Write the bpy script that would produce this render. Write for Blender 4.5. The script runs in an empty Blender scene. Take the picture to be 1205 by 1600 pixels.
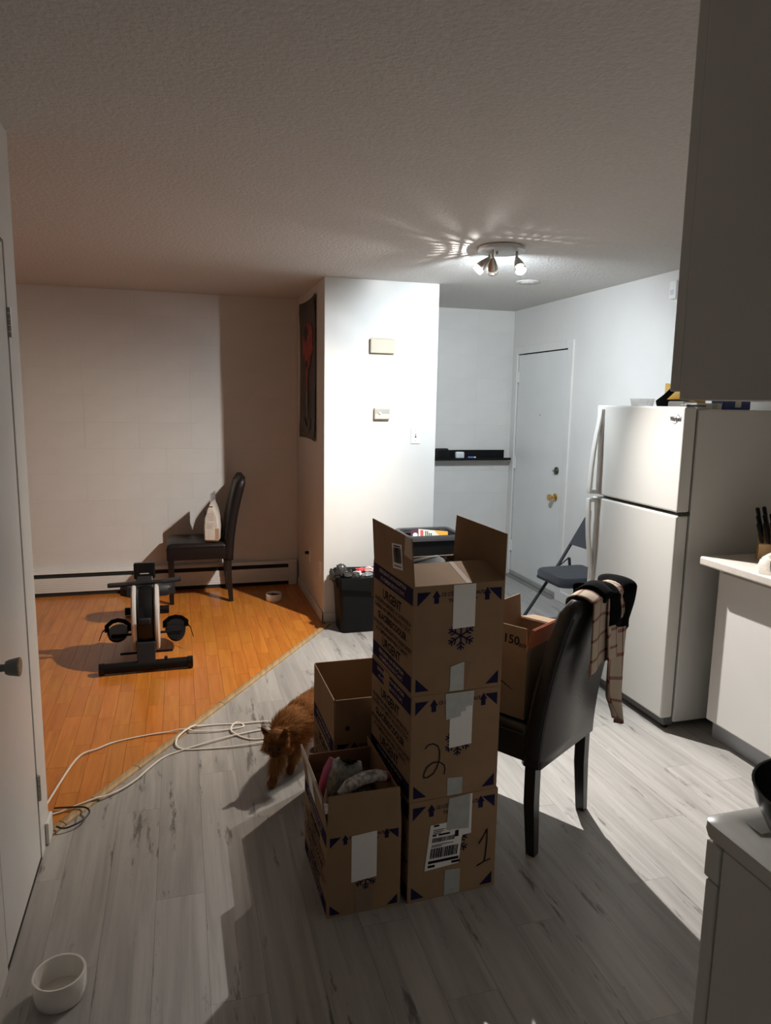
import bpy, bmesh, math, random
from mathutils import Vector, Matrix, Euler
random.seed(7)
S = bpy.context.scene
COL = S.collection
PI = math.pi
R = math.radians

# ------------------------------------------------------------------ camera
F_PX = 1110.75
PITCH, YAW, ROLL = 0.155421, 0.281126, 0.016995
CAMH = 1.60
cy, sy, cp, sp = math.cos(YAW), math.sin(YAW), math.cos(PITCH), math.sin(PITCH)
fwd = Vector((sy*cp, cy*cp, -sp)); rgt = Vector((cy, -sy, 0)); up = rgt.cross(fwd)
c_, s_ = math.cos(ROLL), math.sin(ROLL)
r2 = rgt*c_ + up*s_; u2 = up*c_ - rgt*s_
cam_d = bpy.data.cameras.new('camera'); cam = bpy.data.objects.new('camera', cam_d); COL.objects.link(cam)
M = Matrix((r2, u2, -fwd)).transposed().to_4x4(); M.translation = (0, 0, CAMH)
cam.matrix_world = M
cam_d.sensor_fit = 'VERTICAL'; cam_d.sensor_height = 36; cam_d.lens = F_PX/1600*36
cam_d.clip_start = 0.02
S.camera = cam

# ------------------------------------------------------------------ world, exposure
w = bpy.data.worlds.new('world'); S.world = w; w.use_nodes = True
w.node_tree.nodes['Background'].inputs[0].default_value = (0.5, 0.48, 0.45, 1)
w.node_tree.nodes['Background'].inputs[1].default_value = 0.02
S.view_settings.view_transform = 'Standard'; S.view_settings.look = 'None'
S.view_settings.gamma = 1; S.view_settings.use_curve_mapping = False
S.view_settings.exposure = 0.0

CEIL = 2.42
P_C, P_A, P_B = 275, 148, 450        # lamp powers (left head, far head, right head)

# ------------------------------------------------------------------ materials
def nt(m): return m.node_tree.nodes, m.node_tree.links
def mat(name, col, rough=.6, metal=0, bump=0, bscale=60, var=0, vscale=8, spec=.5, randv=0, coat=0, trans=0, alpha=1, emit=None, estr=0, sheen=0, detail=3):
    m = bpy.data.materials.new(name); m.use_nodes = True
    N, L = nt(m); b = N['Principled BSDF']
    b.inputs['Base Color'].default_value = (*col, 1); b.inputs['Roughness'].default_value = rough
    b.inputs['Metallic'].default_value = metal; b.inputs['Specular IOR Level'].default_value = spec
    b.inputs['Coat Weight'].default_value = coat; b.inputs['Transmission Weight'].default_value = trans
    b.inputs['Alpha'].default_value = alpha
    b.inputs['Sheen Weight'].default_value = sheen
    if emit: b.inputs['Emission Color'].default_value = (*emit, 1); b.inputs['Emission Strength'].default_value = estr
    tc = N.new('ShaderNodeTexCoord')
    last = None
    if var:
        n = N.new('ShaderNodeTexNoise'); n.inputs['Scale'].default_value = vscale; n.inputs['Detail'].default_value = detail
        L.new(tc.outputs['Object'], n.inputs['Vector'])
        mr = N.new('ShaderNodeMapRange'); mr.inputs[1].default_value = .3; mr.inputs[2].default_value = .7
        mr.inputs[3].default_value = 1-var; mr.inputs[4].default_value = 1+var*.5; L.new(n.outputs['Fac'], mr.inputs[0])
        last = mr.outputs[0]
    if randv:
        oi = N.new('ShaderNodeObjectInfo'); mr2 = N.new('ShaderNodeMapRange'); mr2.inputs[3].default_value = 1-randv; mr2.inputs[4].default_value = 1+randv
        L.new(oi.outputs['Random'], mr2.inputs[0])
        if last:
            mu = N.new('ShaderNodeMath'); mu.operation = 'MULTIPLY'; L.new(last, mu.inputs[0]); L.new(mr2.outputs[0], mu.inputs[1]); last = mu.outputs[0]
        else: last = mr2.outputs[0]
    if last:
        mx = N.new('ShaderNodeVectorMath'); mx.operation = 'SCALE'; mx.inputs[0].default_value = col
        L.new(last, mx.inputs['Scale']); L.new(mx.outputs[0], b.inputs['Base Color'])
    if bump:
        n2 = N.new('ShaderNodeTexNoise'); n2.inputs['Scale'].default_value = bscale; n2.inputs['Detail'].default_value = 2
        L.new(tc.outputs['Object'], n2.inputs['Vector'])
        bp = N.new('ShaderNodeBump'); bp.inputs['Strength'].default_value = bump; bp.inputs['Distance'].default_value = .01
        L.new(n2.outputs['Fac'], bp.inputs['Height']); L.new(bp.outputs[0], b.inputs['Normal'])
    return m

def wood_mat(name, c1, c2, rough, streak, knots, randv, coat=0, hue=0):
    m = bpy.data.materials.new(name); m.use_nodes = True
    N, L = nt(m); b = N['Principled BSDF']; b.inputs['Roughness'].default_value = rough
    b.inputs['Coat Weight'].default_value = coat; b.inputs['Coat Roughness'].default_value = .15
    tc = N.new('ShaderNodeTexCoord'); oi = N.new('ShaderNodeObjectInfo')
    add = N.new('ShaderNodeVectorMath'); add.operation = 'ADD'
    sc = N.new('ShaderNodeVectorMath'); sc.operation = 'SCALE'; sc.inputs[0].default_value = (37, 91, 13)
    L.new(oi.outputs['Random'], sc.inputs['Scale']); L.new(tc.outputs['Object'], add.inputs[0]); L.new(sc.outputs[0], add.inputs[1])
    mp = N.new('ShaderNodeMapping'); mp.inputs['Scale'].default_value = (streak, streak*.06, 1); L.new(add.outputs[0], mp.inputs['Vector'])
    n = N.new('ShaderNodeTexNoise'); n.inputs['Scale'].default_value = 1; n.inputs['Detail'].default_value = 6; n.inputs['Roughness'].default_value = .62; n.inputs['Distortion'].default_value = .6
    L.new(mp.outputs[0], n.inputs['Vector'])
    cr = N.new('ShaderNodeValToRGB'); cr.color_ramp.elements[0].position = .33; cr.color_ramp.elements[1].position = .68
    cr.color_ramp.elements[0].color = (*c2, 1); cr.color_ramp.elements[1].color = (*c1, 1); L.new(n.outputs['Fac'], cr.inputs[0])
    col = cr.outputs[0]
    if knots:
        mp2 = N.new('ShaderNodeMapping'); mp2.inputs['Scale'].default_value = (11, 1.7, 1); L.new(add.outputs[0], mp2.inputs['Vector'])
        n3 = N.new('ShaderNodeTexNoise'); n3.inputs['Scale'].default_value = 1.6; n3.inputs['Detail'].default_value = 5; n3.inputs['Roughness'].default_value = .7
        L.new(mp2.outputs[0], n3.inputs['Vector'])
        mr = N.new('ShaderNodeMapRange'); mr.inputs[1].default_value = .60; mr.inputs[2].default_value = .67; L.new(n3.outputs['Fac'], mr.inputs[0])
        mx = N.new('ShaderNodeMix'); mx.data_type = 'RGBA'; mx.inputs[7].default_value = (*knots, 1)
        mu = N.new('ShaderNodeMath'); mu.operation = 'MULTIPLY'; mu.inputs[1].default_value = .75; L.new(mr.outputs[0], mu.inputs[0])
        L.new(mu.outputs[0], mx.inputs[0]); L.new(col, mx.inputs[6]); col = mx.outputs[2]
    hsv = N.new('ShaderNodeHueSaturation'); L.new(col, hsv.inputs['Color'])
    mr2 = N.new('ShaderNodeMapRange'); mr2.inputs[3].default_value = 1-randv; mr2.inputs[4].default_value = 1+randv
    L.new(oi.outputs['Random'], mr2.inputs[0]); L.new(mr2.outputs[0], hsv.inputs['Value'])
    if hue:
        mr4 = N.new('ShaderNodeMapRange'); mr4.inputs[3].default_value = .5-hue; mr4.inputs[4].default_value = .5+hue
        fr = N.new('ShaderNodeMath'); fr.operation = 'FRACT'; m7 = N.new('ShaderNodeMath'); m7.operation = 'MULTIPLY'; m7.inputs[1].default_value = 7.3
        L.new(oi.outputs['Random'], m7.inputs[0]); L.new(m7.outputs[0], fr.inputs[0]); L.new(fr.outputs[0], mr4.inputs[0]); L.new(mr4.outputs[0], hsv.inputs['Hue'])
    L.new(hsv.outputs[0], b.inputs['Base Color'])
    bp = N.new('ShaderNodeBump'); bp.inputs['Strength'].default_value = .12; bp.inputs['Distance'].default_value = .003
    L.new(n.outputs['Fac'], bp.inputs['Height']); L.new(bp.outputs[0], b.inputs['Normal'])
    return m

def plaid_mat():
    m = bpy.data.materials.new('plaid_wool'); m.use_nodes = True
    N, L = nt(m); b = N['Principled BSDF']; b.inputs['Roughness'].default_value = .95; b.inputs['Specular IOR Level'].default_value = .1
    uv = N.new('ShaderNodeTexCoord'); sep = N.new('ShaderNodeSeparateXYZ'); L.new(uv.outputs['UV'], sep.inputs[0])
    def stripes(o, period, offs, wd):
        a = N.new('ShaderNodeMath'); a.operation = 'ADD'; a.inputs[1].default_value = offs; L.new(o, a.inputs[0])
        d = N.new('ShaderNodeMath'); d.operation = 'DIVIDE'; d.inputs[1].default_value = period; L.new(a.outputs[0], d.inputs[0])
        f = N.new('ShaderNodeMath'); f.operation = 'FRACT'; L.new(d.outputs[0], f.inputs[0])
        l = N.new('ShaderNodeMath'); l.operation = 'LESS_THAN'; l.inputs[1].default_value = wd; L.new(f.outputs[0], l.inputs[0])
        return l.outputs[0]
    s1 = stripes(sep.outputs[0], .07, .01, .15); s2 = stripes(sep.outputs[1], .07, .02, .15)
    mx = N.new('ShaderNodeMath'); mx.operation = 'ADD'; L.new(s1, mx.inputs[0]); L.new(s2, mx.inputs[1])
    ml = N.new('ShaderNodeMath'); ml.operation = 'MULTIPLY'; ml.inputs[1].default_value = .62; L.new(mx.outputs[0], ml.inputs[0])
    mix = N.new('ShaderNodeMix'); mix.data_type = 'RGBA'; mix.inputs[6].default_value = (.46, .38, .30, 1); mix.inputs[7].default_value = (.13, .012, .02, 1)
    L.new(ml.outputs[0], mix.inputs[0]); L.new(mix.outputs[2], b.inputs['Base Color'])
    n = N.new('ShaderNodeTexNoise'); n.inputs['Scale'].default_value = 900; L.new(uv.outputs['UV'], n.inputs['Vector'])
    bp = N.new('ShaderNodeBump'); bp.inputs['Strength'].default_value = .5; bp.inputs['Distance'].default_value = .002
    L.new(n.outputs['Fac'], bp.inputs['Height']); L.new(bp.outputs[0], b.inputs['Normal'])
    return m

WALL = mat('painted_wall', (.70, .68, .65), .55, bump=.06, bscale=220, var=.03, vscale=3, spec=.35)
CEILM = mat('stippled_ceiling', (.62, .60, .575), .85, bump=.55, bscale=75, var=.06, vscale=60, spec=.2)
BLOCKM = mat('painted_block', (.68, .66, .63), .6, bump=.1, bscale=120, randv=.012, var=.03, vscale=6)
MORTAR = mat('painted_mortar', (.68, .66, .63), .6)
TRIMM = mat('white_trim', (.70, .68, .65), .4, var=.04, vscale=5)
DOORM = mat('white_door', (.71, .70, .68), .35, var=.03, vscale=4)
GAP = mat('dark_gap', (.02, .018, .016), .9)
GRAYWOOD = wood_mat('grey_laminate', (.43, .41, .385), (.29, .275, .258), .36, 22, (.07, .065, .06), .07)
ORANGEWOOD = wood_mat('orange_hardwood', (.60, .215, .035), (.44, .135, .018), .32, 34, None, .075, coat=.2, hue=.004)
SUBF = mat('floor_joint', (.055, .05, .045), .9)
STRIPM = wood_mat('oak_strip', (.50, .34, .17), (.30, .19, .09), .45, 60, None, .1)
CARD = mat('cardboard', (.265, .17, .10), .85, var=.08, vscale=9, bump=.05, bscale=300, spec=.15)
CARD_IN = mat('cardboard_inner', (.34, .215, .12), .88, var=.06, vscale=9, spec=.12)
CARD2 = mat('cardboard_dull', (.22, .15, .098), .85, var=.1, vscale=9, spec=.15)
NAVY = mat('navy_print', (.016, .014, .045), .85, spec=.08)
INK = mat('black_ink', (.012, .010, .018), .85, spec=.08)
PAPER = mat('white_paper', (.70, .68, .66), .6)
TAPE = mat('clear_grey_tape', (.36, .37, .36), .25, var=.1, vscale=30)
TAPEB = mat('brown_tape', (.24, .145, .085), .7, spec=.2)
ORTAPE = mat('orange_tape', (.62, .13, .03), .35, var=.15, vscale=25)
PALEINK = mat('pale_ink', (.33, .24, .2), .7)
BLKLEATHER = mat('black_leather', (.013, .012, .012), .3, bump=.12, bscale=160, spec=.5)
BRNLEATHER = mat('brown_black_leather', (.012, .008, .007), .42, bump=.12, bscale=160, spec=.22)
DARKWOOD = mat('black_wood', (.009, .008, .008), .28)
BLKPL = mat('black_plastic', (.007, .007, .0075), .42, bump=.04, bscale=400, spec=.15)
BLKPL2 = mat('black_gloss_plastic', (.007, .007, .008), .25, spec=.3)
GREYPL = mat('dark_grey_plastic', (.018, .018, .020), .45, spec=.25)
SILVER = mat('silver_paint', (.66, .64, .61), .35, metal=.25)
CHROME = mat('chrome', (.72, .70, .67), .18, metal=1)
NICKEL = mat('brushed_nickel', (.48, .45, .41), .3, metal=1)
PLATEM = mat('satin_plate', (.62, .62, .61), .35, metal=.7)
BRASS = mat('brass', (.72, .45, .16), .22, metal=1)
FRIDGE = mat('fridge_enamel', (.61, .60, .565), .36, bump=.05, bscale=500, spec=.5)
FRIDGES = mat('fridge_side_enamel', (.58, .57, .54), .4, bump=.08, bscale=400)
GASKET = mat('grey_gasket', (.10, .10, .10), .6)
CABM = mat('cabinet_paint', (.74, .72, .69), .42, var=.03, vscale=4)
COUNTER = mat('laminate_counter', (.66, .61, .55), .3, var=.06, vscale=40)
STOVEM = mat('stove_enamel', (.62, .61, .57), .3)
CERAM = mat('white_ceramic', (.80, .77, .72), .16, coat=.4)
FABRIC = mat('grey_fabric', (.026, .029, .036), .95, bump=.3, bscale=500, sheen=.2, var=.1, vscale=60)
FOLDM = mat('painted_steel', (.022, .025, .03), .4)
BLKCLOTH = mat('black_cloth', (.005, .005, .0055), .95, spec=.05, bump=.3, bscale=300)
BAGPL = mat('bin_liner', (.045, .042, .040), .25, spec=.4)
LINER = mat('bin_liner_dark', (.008, .008, .008), .4, spec=.12)
CLEARPL = mat('clear_plastic', (.8, .8, .8), .08, trans=.9, alpha=.5)
PLAID = plaid_mat()
FUR = mat('orange_fur', (.42, .19, .065), .9, var=.35, vscale=18, spec=.1)
FURD = mat('fur_strand', (.46, .215, .08), .85, var=.35, vscale=14, spec=.15)
NOSE = mat('cat_nose', (.05, .02, .018), .5)
EYE = mat('cat_eye', (.012, .01, .006), .1)
IVORY = mat('ivory_plastic', (.50, .43, .33), .5)
WHPL = mat('white_plastic', (.82, .81, .79), .35)
CABLEW = mat('white_cable', (.74, .68, .60), .4)
CABLEB = mat('black_cable', (.01, .01, .01), .45)

# ------------------------------------------------------------------ mesh builder
class MB:
    def __init__(s): s.v = []; s.f = []; s.uv = None
    def add(s, vs, fs, M=None):
        o = len(s.v)
        s.v += [tuple(M @ Vector(p)) if M else tuple(p) for p in vs]
        s.f += [tuple(i+o for i in f) for f in fs]; return s
    def box(s, x0, x1, y0, y1, z0, z1, M=None):
        vs = [(x0,y0,z0),(x1,y0,z0),(x1,y1,z0),(x0,y1,z0),(x0,y0,z1),(x1,y0,z1),(x1,y1,z1),(x0,y1,z1)]
        return s.add(vs, [(3,2,1,0),(4,5,6,7),(0,1,5,4),(1,2,6,5),(2,3,7,6),(3,0,4,7)], M)
    def prism(s, poly, z0, z1, M=None):
        n = len(poly)
        vs = [(p[0],p[1],z0) for p in poly] + [(p[0],p[1],z1) for p in poly]
        fs = [tuple(range(n-1,-1,-1)), tuple(range(n,2*n))] + [(i,(i+1)%n,(i+1)%n+n,i+n) for i in range(n)]
        return s.add(vs, fs, M)
    def loft(s, rings, cap=True, closed=True, M=None):
        n = len(rings[0]); vs = [p for r in rings for p in r]; fs = []
        for i in range(len(rings)-1):
            for j in range(n if closed else n-1):
                a = i*n+j; b = i*n+(j+1)%n; fs.append((a,b,b+n,a+n))
        if cap: fs.append(tuple(range(n-1,-1,-1))); fs.append(tuple(range((len(rings)-1)*n, len(rings)*n)))
        return s.add(vs, fs, M)
    def lathe(s, prof, n=24, cap=True, M=None, skip=None):
        rings = [[(r*math.cos(2*PI*j/n), r*math.sin(2*PI*j/n), z) for j in range(n)] for r, z in prof]
        o = len(s.f); s.loft(rings, cap, True, M)
        if skip:
            keep = []
            for k, f in enumerate(s.f[o:]):
                i, j = divmod(k, n)
                if i < len(prof)-1 and skip(i, j): continue
                keep.append(f)
            s.f[o:] = keep
        return s
    def tube(s, path, r, n=8, closed=False, M=None, flat=None):
        P = [Vector(p) for p in path]; rings = []; prevn = None
        m = len(P)
        for i in range(m):
            if closed: t = (P[(i+1)%m]-P[i-1])
            else: t = P[min(i+1,m-1)]-P[max(i-1,0)]
            t.normalize()
            a = prevn if prevn else (Vector((0,0,1)) if abs(t.z) < .9 else Vector((1,0,0)))
            a = (a - t*a.dot(t)).normalized(); prevn = a; b = t.cross(a)
            rr = r[i] if isinstance(r, (list, tuple)) else r
            fx = flat if flat else 1
            rings.append([tuple(P[i] + a*(rr*math.cos(2*PI*k/n)) + b*(rr*fx*math.sin(2*PI*k/n))) for k in range(n)])
        if closed: rings.append(rings[0])
        return s.loft(rings, not closed, True, M)
    def sphere(s, c, r, n=12, m=8, M=None, sc=(1,1,1)):
        rings = []
        for i in range(1, m):
            a = PI*i/m; rings.append([(c[0]+sc[0]*r*math.sin(a)*math.cos(2*PI*j/n), c[1]+sc[1]*r*math.sin(a)*math.sin(2*PI*j/n), c[2]-sc[2]*r*math.cos(a)) for j in range(n)])
        return s.loft(rings, True, True, M)
    def build(s, name, m, parent=None, smooth=False, bevel=0, seg=2, uv=None):
        me = bpy.data.meshes.new(name); me.from_pydata(s.v, [], s.f); me.update()
        bm = bmesh.new(); bm.from_mesh(me); bmesh.ops.recalc_face_normals(bm, faces=bm.faces)
        if bevel:
            es = [e for e in bm.edges if len(e.link_faces) == 2 and e.calc_face_angle(0) > .5]
            bmesh.ops.bevel(bm, geom=es, offset=bevel, segments=seg, affect='EDGES', profile=.5)
        bm.to_mesh(me); bm.free()
        if smooth:
            me.shade_smooth()
            if smooth != 'full': me.set_sharp_from_angle(angle=R(40))
        me.materials.append(m)
        o = bpy.data.objects.new(name, me); COL.objects.link(o)
        if parent: o.parent = parent
        return o

def tag(o, label, cat, group=None, kind=None):
    o['label'] = label; o['category'] = cat
    if group: o['group'] = group
    if kind: o['kind'] = kind
    return o
def thing(name, label, cat, loc=(0,0,0), rz=0, group=None, kind=None):
    o = bpy.data.objects.new(name, None); COL.objects.link(o); o.empty_display_size = .1
    o.location = loc; o.rotation_euler = (0,0,rz)
    return tag(o, label, cat, group, kind)
def basis(o, x, y, z):
    m = Matrix((Vector(x), Vector(y), Vector(z))).transposed().to_4x4(); m.translation = o; return m
def axis_M(o, d):
    d = Vector(d).normalized(); m = d.to_track_quat('Z', 'Y').to_matrix().to_4x4(); m.translation = o; return m
def clip(poly, n, d):        # keep n.p <= d
    out = []
    for i in range(len(poly)):
        a, b = poly[i-1], poly[i]; da = n[0]*a[0]+n[1]*a[1]-d; db = n[0]*b[0]+n[1]*b[1]-d
        if (da <= 0) != (db <= 0):
            t = da/(da-db); out.append((a[0]+(b[0]-a[0])*t, a[1]+(b[1]-a[1])*t))
        if db <= 0: out.append(b)
    return out
def area(p): return abs(sum(p[i-1][0]*p[i][1]-p[i][0]*p[i-1][1] for i in range(len(p))))/2
TXT = {}
def text_geo(body, size, align='CENTER', bold=0):
    cu = bpy.data.curves.new('t', 'FONT'); cu.body = body; cu.size = size; cu.align_x = align; cu.offset = bold; cu.resolution_u = 2
    o = bpy.data.objects.new('t', cu); COL.objects.link(o)
    dg = bpy.context.evaluated_depsgraph_get(); me = o.evaluated_get(dg).to_mesh()
    vs = [tuple(v.co) for v in me.vertices]; fs = [tuple(p.vertices) for p in me.polygons]
    o.evaluated_get(dg).to_mesh_clear(); bpy.data.objects.remove(o); bpy.data.curves.remove(cu)
    return vs, fs
def add_text(mb, body, size, M, align='CENTER', width=None, bold=0):
    vs, fs = text_geo(body, size, align, bold)
    if width and vs:
        x0 = min(v[0] for v in vs); x1 = max(v[0] for v in vs); k = width/(x1-x0)
        cx = (x0+x1)/2; vs = [((v[0]-cx)*k, v[1], v[2]) for v in vs]
    mb.add(vs, fs, M)
def stroke(mb, pts, wd, M):
    for a, b in zip(pts[:-1], pts[1:]):
        a = Vector((*a, 0)); b = Vector((*b, 0)); t = (b-a).normalized(); n = Vector((-t.y, t.x, 0))*wd/2; e = t*wd*.3
        mb.add([a-e-n, b+e-n, b+e+n, a-e+n], [(0,1,2,3)], M)

# ================================================================== SETTING
XL, XR, YB, YN = -.505, 2.95, 6.08, 2.65
# diagonal joint between the floors
DA, DB = Vector((-.56, 2.565)), Vector((.955, 4.81))
dt = (DB-DA).normalized(); dn = Vector((-dt.y, dt.x))          # points to the hardwood side
dd = dn.dot(DA)
# --- laminate floor
fl = MB().prism([(-.62,-4.6),(.8,-4.6),(.8,-1.3),(3.1,-1.3),(3.1,6.3),(.9,6.3),(.9,4.9),(DB.x,DB.y),(DA.x,DA.y),(-.62,2.5)], -.06, -.002).build('floor', SUBF)
tag(fl, 'light grey wood-look laminate floor of long planks', 'floor', kind='structure')
pw, pl = .153, 1.22
x = -.5-.075; i = 0
GAPW = .0007
while x < XR:
    y = -1.25 - [0, .45, .83, .22, .62, 1.02][i % 6]*1.0 - random.random()*.12
    while y < YB+.02:
        p = [(x+GAPW/2, y+GAPW/2), (x+pw-GAPW/2, y+GAPW/2), (x+pw-GAPW/2, y+pl-GAPW/2), (x+GAPW/2, y+pl-GAPW/2)]
        for n, d in (((-1,0), .505), ((1,0), XR), ((0,-1), 1.25), ((0,1), YB+.01), ((dn.x,dn.y), dd+.012)):
            p = clip(p, n, d) if p else p
        if len(p) > 2 and area(p) > .002 and not (min(q[0] for q in p) > .93 and max(q[0] for q in p) < 1.79 and min(q[1] for q in p) > 4.92):
            MB().prism(p, -.01, 0).build('plank', GRAYWOOD, fl)
        y += pl
    x += pw; i += 1
# --- hardwood floor
hf = MB().prism([(DA.x,DA.y),(DB.x,DB.y),(.97,4.92),(.97,6.3),(-4.9,6.3),(-4.9,2.5)], -.06, -.001).build('floor', SUBF)
tag(hf, 'orange-brown strip hardwood floor of the living area', 'floor', kind='structure')
pw = .0785; x = -1.35-pw*4; i = 0
stuffmb = MB(); cnt = 0
xs = -1.222-.0785*45
while xs < .96:
    y = 2.55 - random.random()*.4
    while y < YB:
        pl = random.choice([.26,.32,.38,.46,.54,.42])
        g = .0006
        p = [(xs+g, y+g), (xs+pw-g, y+g), (xs+pw-g, y+pl-g), (xs+g, y+pl-g)]
        for n, d in (((1,0), .957), ((0,-1), -2.55), ((0,1), YB), ((-dn.x,-dn.y), -dd-.012)):
            p = clip(p, n, d) if p else p
        if len(p) > 2 and area(p) > .0004:
            if xs > -1.22: MB().prism(p, -.01, .003).build('plank', ORANGEWOOD, hf); cnt += 1
            else: stuffmb.prism(p, -.01, .003)
        y += pl
    xs += pw
so = stuffmb.build('plank_field', ORANGEWOOD, hf); so['kind'] = 'stuff'
# --- threshold strip, in pieces with butt joints
tr = thing('trim_1', 'pale oak threshold strip running diagonally between the two floors', 'trim', kind='structure')
L = (DB-DA).length
cuts = [-.0, .16, .335, .60, 1.30, L+.06]
for k in range(5):
    a, b = cuts[k]+.002, cuts[k+1]-.002
    mb = MB(); h = .0115
    prof = [(-.021,0),(-.019,h*.6),(-.008,h),(.010,h),(.020,h*.55),(.022,0)]
    rings = [[(DA.x+dt.x*q+dn.x*u, DA.y+dt.y*q+dn.y*u, .001+zz) for u, zz in prof] for q in (a, b)]
    mb.loft(rings).build('strip_piece', STRIPM, tr)

# --- ceiling
c = MB().box(-4.9, 3.1, -4.6, 6.3, CEIL, CEIL+.08).build('ceiling', CEILM); tag(c, 'white stippled popcorn ceiling', 'ceiling', kind='structure')

# --- back wall with painted concrete blocks
wb = MB().box(-4.9, 3.1, YB+.0012, YB+.15, -.05, CEIL).build('wall_back', MORTAR); tag(wb, 'painted concrete block wall at the back of the rooms', 'wall', kind='structure')
bw, bh = .4075, .2090
bcache = {}
def block(x0, x1, z0, z1):
    key = (round(x1-x0,4), round(z1-z0,4))
    if key not in bcache:
        o = MB().box(0, x1-x0, 0, .02, 0, z1-z0).build('block', BLOCKM, wb, bevel=.0009, seg=1); bcache[key] = o.data
    else:
        o = bpy.data.objects.new('block', bcache[key]); COL.objects.link(o); o.parent = wb
    o.location = (x0, YB-random.random()*.0006, z0)
row = 0; z = -.07
while z < CEIL-.01:
    off = 0 if row > 5 else (row % 2)*bw/2          # upper courses stack, lower ones break joint
    for (xa, xb) in ((-1.545-bw*3, .96), (1.785, 2.95)):
        x = xa - off
        while x < xb:
            x0, x1 = max(x, xa), min(x+bw, xb)
            if x1-x0 > .02: block(x0+.0004, x1-.0004, z+.0004, min(z+bh, CEIL)-.0004)
            x += bw
    z += bh; row += 1

# --- closet box (partition)
wp = MB().box(.96, 1.785, 4.90, YB-.001, 0, CEIL).build('wall_partition', WALL, bevel=.004); tag(wp, 'white projecting partition wall between living area and entry', 'wall', kind='structure')
# --- right wall with entry door opening
DY0, DY1, DZ = 5.075, 5.985, 2.045
m = MB(); m.box(XR, 3.1, -1.4, DY0, 0, CEIL); m.box(XR, 3.1, DY1, YB+.1, 0, CEIL); m.box(XR, 3.1, DY0, DY1, DZ, CEIL)
wr = m.build('wall_right', WALL); tag(wr, 'white wall on the right holding the entry door', 'wall', kind='structure')
# --- left wall with closet door opening
m = MB(); m.box(XL-.1, XL, -4.5, 1.985, 0, CEIL); m.box(XL-.1, XL, 2.505, YN, 0, CEIL); m.box(XL-.1, XL, 1.985, 2.505, 2.065, CEIL)
wl = m.build('wall_left', TRIMM); tag(wl, 'white wall end on the left beside a narrow door', 'wall', kind='structure')
m = MB().box(-4.8, XL-.1, YN-.1, YN, 0, CEIL); wln = m.build('wall_living', WALL); tag(wln, 'white near wall of the living area', 'wall', kind='structure')
m = MB().box(-4.9, -4.8, YN, YB+.1, 0, CEIL); o = m.build('wall_living_end', WALL); tag(o, 'white end wall of the living area', 'wall', kind='structure')
m = MB().box(.62, XR, .15, .27, 0, CEIL); o = m.build('wall_near', WALL); tag(o, 'white kitchen wall behind the stove', 'wall', kind='structure')
m = MB().box(.62, .74, -4.5, .15, 0, CEIL); m.box(-.6, .74, -4.6, -4.5, 0, CEIL); o = m.build('wall_hall', WALL); tag(o, 'white hallway wall behind the kitchen', 'wall', kind='structure')

# --- baseboards
def bb(name, label, mbs): 
    m = MB()
    for a in mbs: m.box(*a)
    return tag(m.build(name, TRIMM, bevel=.004), label, 'baseboard', kind='structure')
bb('baseboard_partition', 'white baseboard around the foot of the partition wall', [(.945,.96,4.885,5.98,.003,.075),(.945,1.80,4.885,4.90,.003,.075)])
bb('baseboard_right', 'white baseboard along the right wall beside the entry door', [(2.935,2.95,3.62,5.01,.001,.09)])
bb('baseboard_left', 'small white baseboard at the end of the left wall', [(XL,XL+.013,2.575,YN+.012,.001,.085),(XL-.1,XL+.013,YN,YN+.012,.001,.085)])

# --- entry door
d1 = thing('door_1', 'white entry door with brass knob and dark deadbolt', 'door', kind='structure')
MB().box(XR+.008, XR+.048, DY0+.028, DY1-.02, .012, DZ-.022).build('slab', DOORM, d1, bevel=.002)
MB().box(XR+.05, XR+.1, DY0, DY1, 0, DZ).build('rebate', GAP, d1)
m = MB(); m.box(XR-.012, XR+.006, DY0-.06, DY0+.022, 0, DZ+.05); m.build('casing', TRIMM, d1, bevel=.003)
m = MB(); m.box(XR-.012, XR+.006, DY1-.013, DY1+.05, 0, DZ+.05); m.build('casing', TRIMM, d1, bevel=.003)
m = MB(); m.box(XR-.012, XR+.006, DY0+.022, DY1-.013, DZ-.014, DZ+.05); m.build('casing', TRIMM, d1, bevel=.003)
for zz in (.28, 1.05, 1.83):
    MB().box(XR-.004, XR+.012, DY1-.03, DY1-.012, zz-.05, zz+.05).build('hinge', TRIMM, d1, bevel=.002)
MB().box(XR-.004, XR+.01, DY0+.03, DY1-.02, .014, .05).build('door_sweep', mat('grey_sweep', (.38,.38,.36), .5, metal=.3), d1, bevel=.002)
MB().box(XR-.05, XR+.05, DY0+.02, DY1-.01, .0005, .012).build('sill', mat('sill_metal', (.42,.40,.37), .4, metal=.8), d1)
KY = 5.20
mk = basis((XR+.008, KY, .835), (0,1,0), (0,0,1), (-1,0,0))
MB().lathe([(.033,0),(.033,.004),(.028,.009),(.012,.012),(.011,.03),(.016,.036),(.026,.046),(.028,.058),(.026,.066),(.018,.068)], 24, M=mk).build('knob', BRASS, d1, smooth=True)
mk = basis((XR+.008, KY, 1.055), (0,1,0), (0,0,1), (-1,0,0))
kb = MB().lathe([(.032,0),(.032,.008),(.026,.014),(.010,.015)], 24, M=mk).build('deadbolt', mat('dark_bronze', (.10,.10,.085), .4, metal=.8), d1, smooth=True)
MB().box(XR-.03, XR-.007, KY-.004, KY+.012, 1.047, 1.063).build('thumb_turn', NICKEL, kb, bevel=.002)
MB().lathe([(.007,0),(.007,.003),(.004,.004)], 12, M=basis((XR+.008, 5.53, 1.50), (0,1,0),(0,0,1),(-1,0,0))).build('peephole', BRASS, d1)

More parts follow.
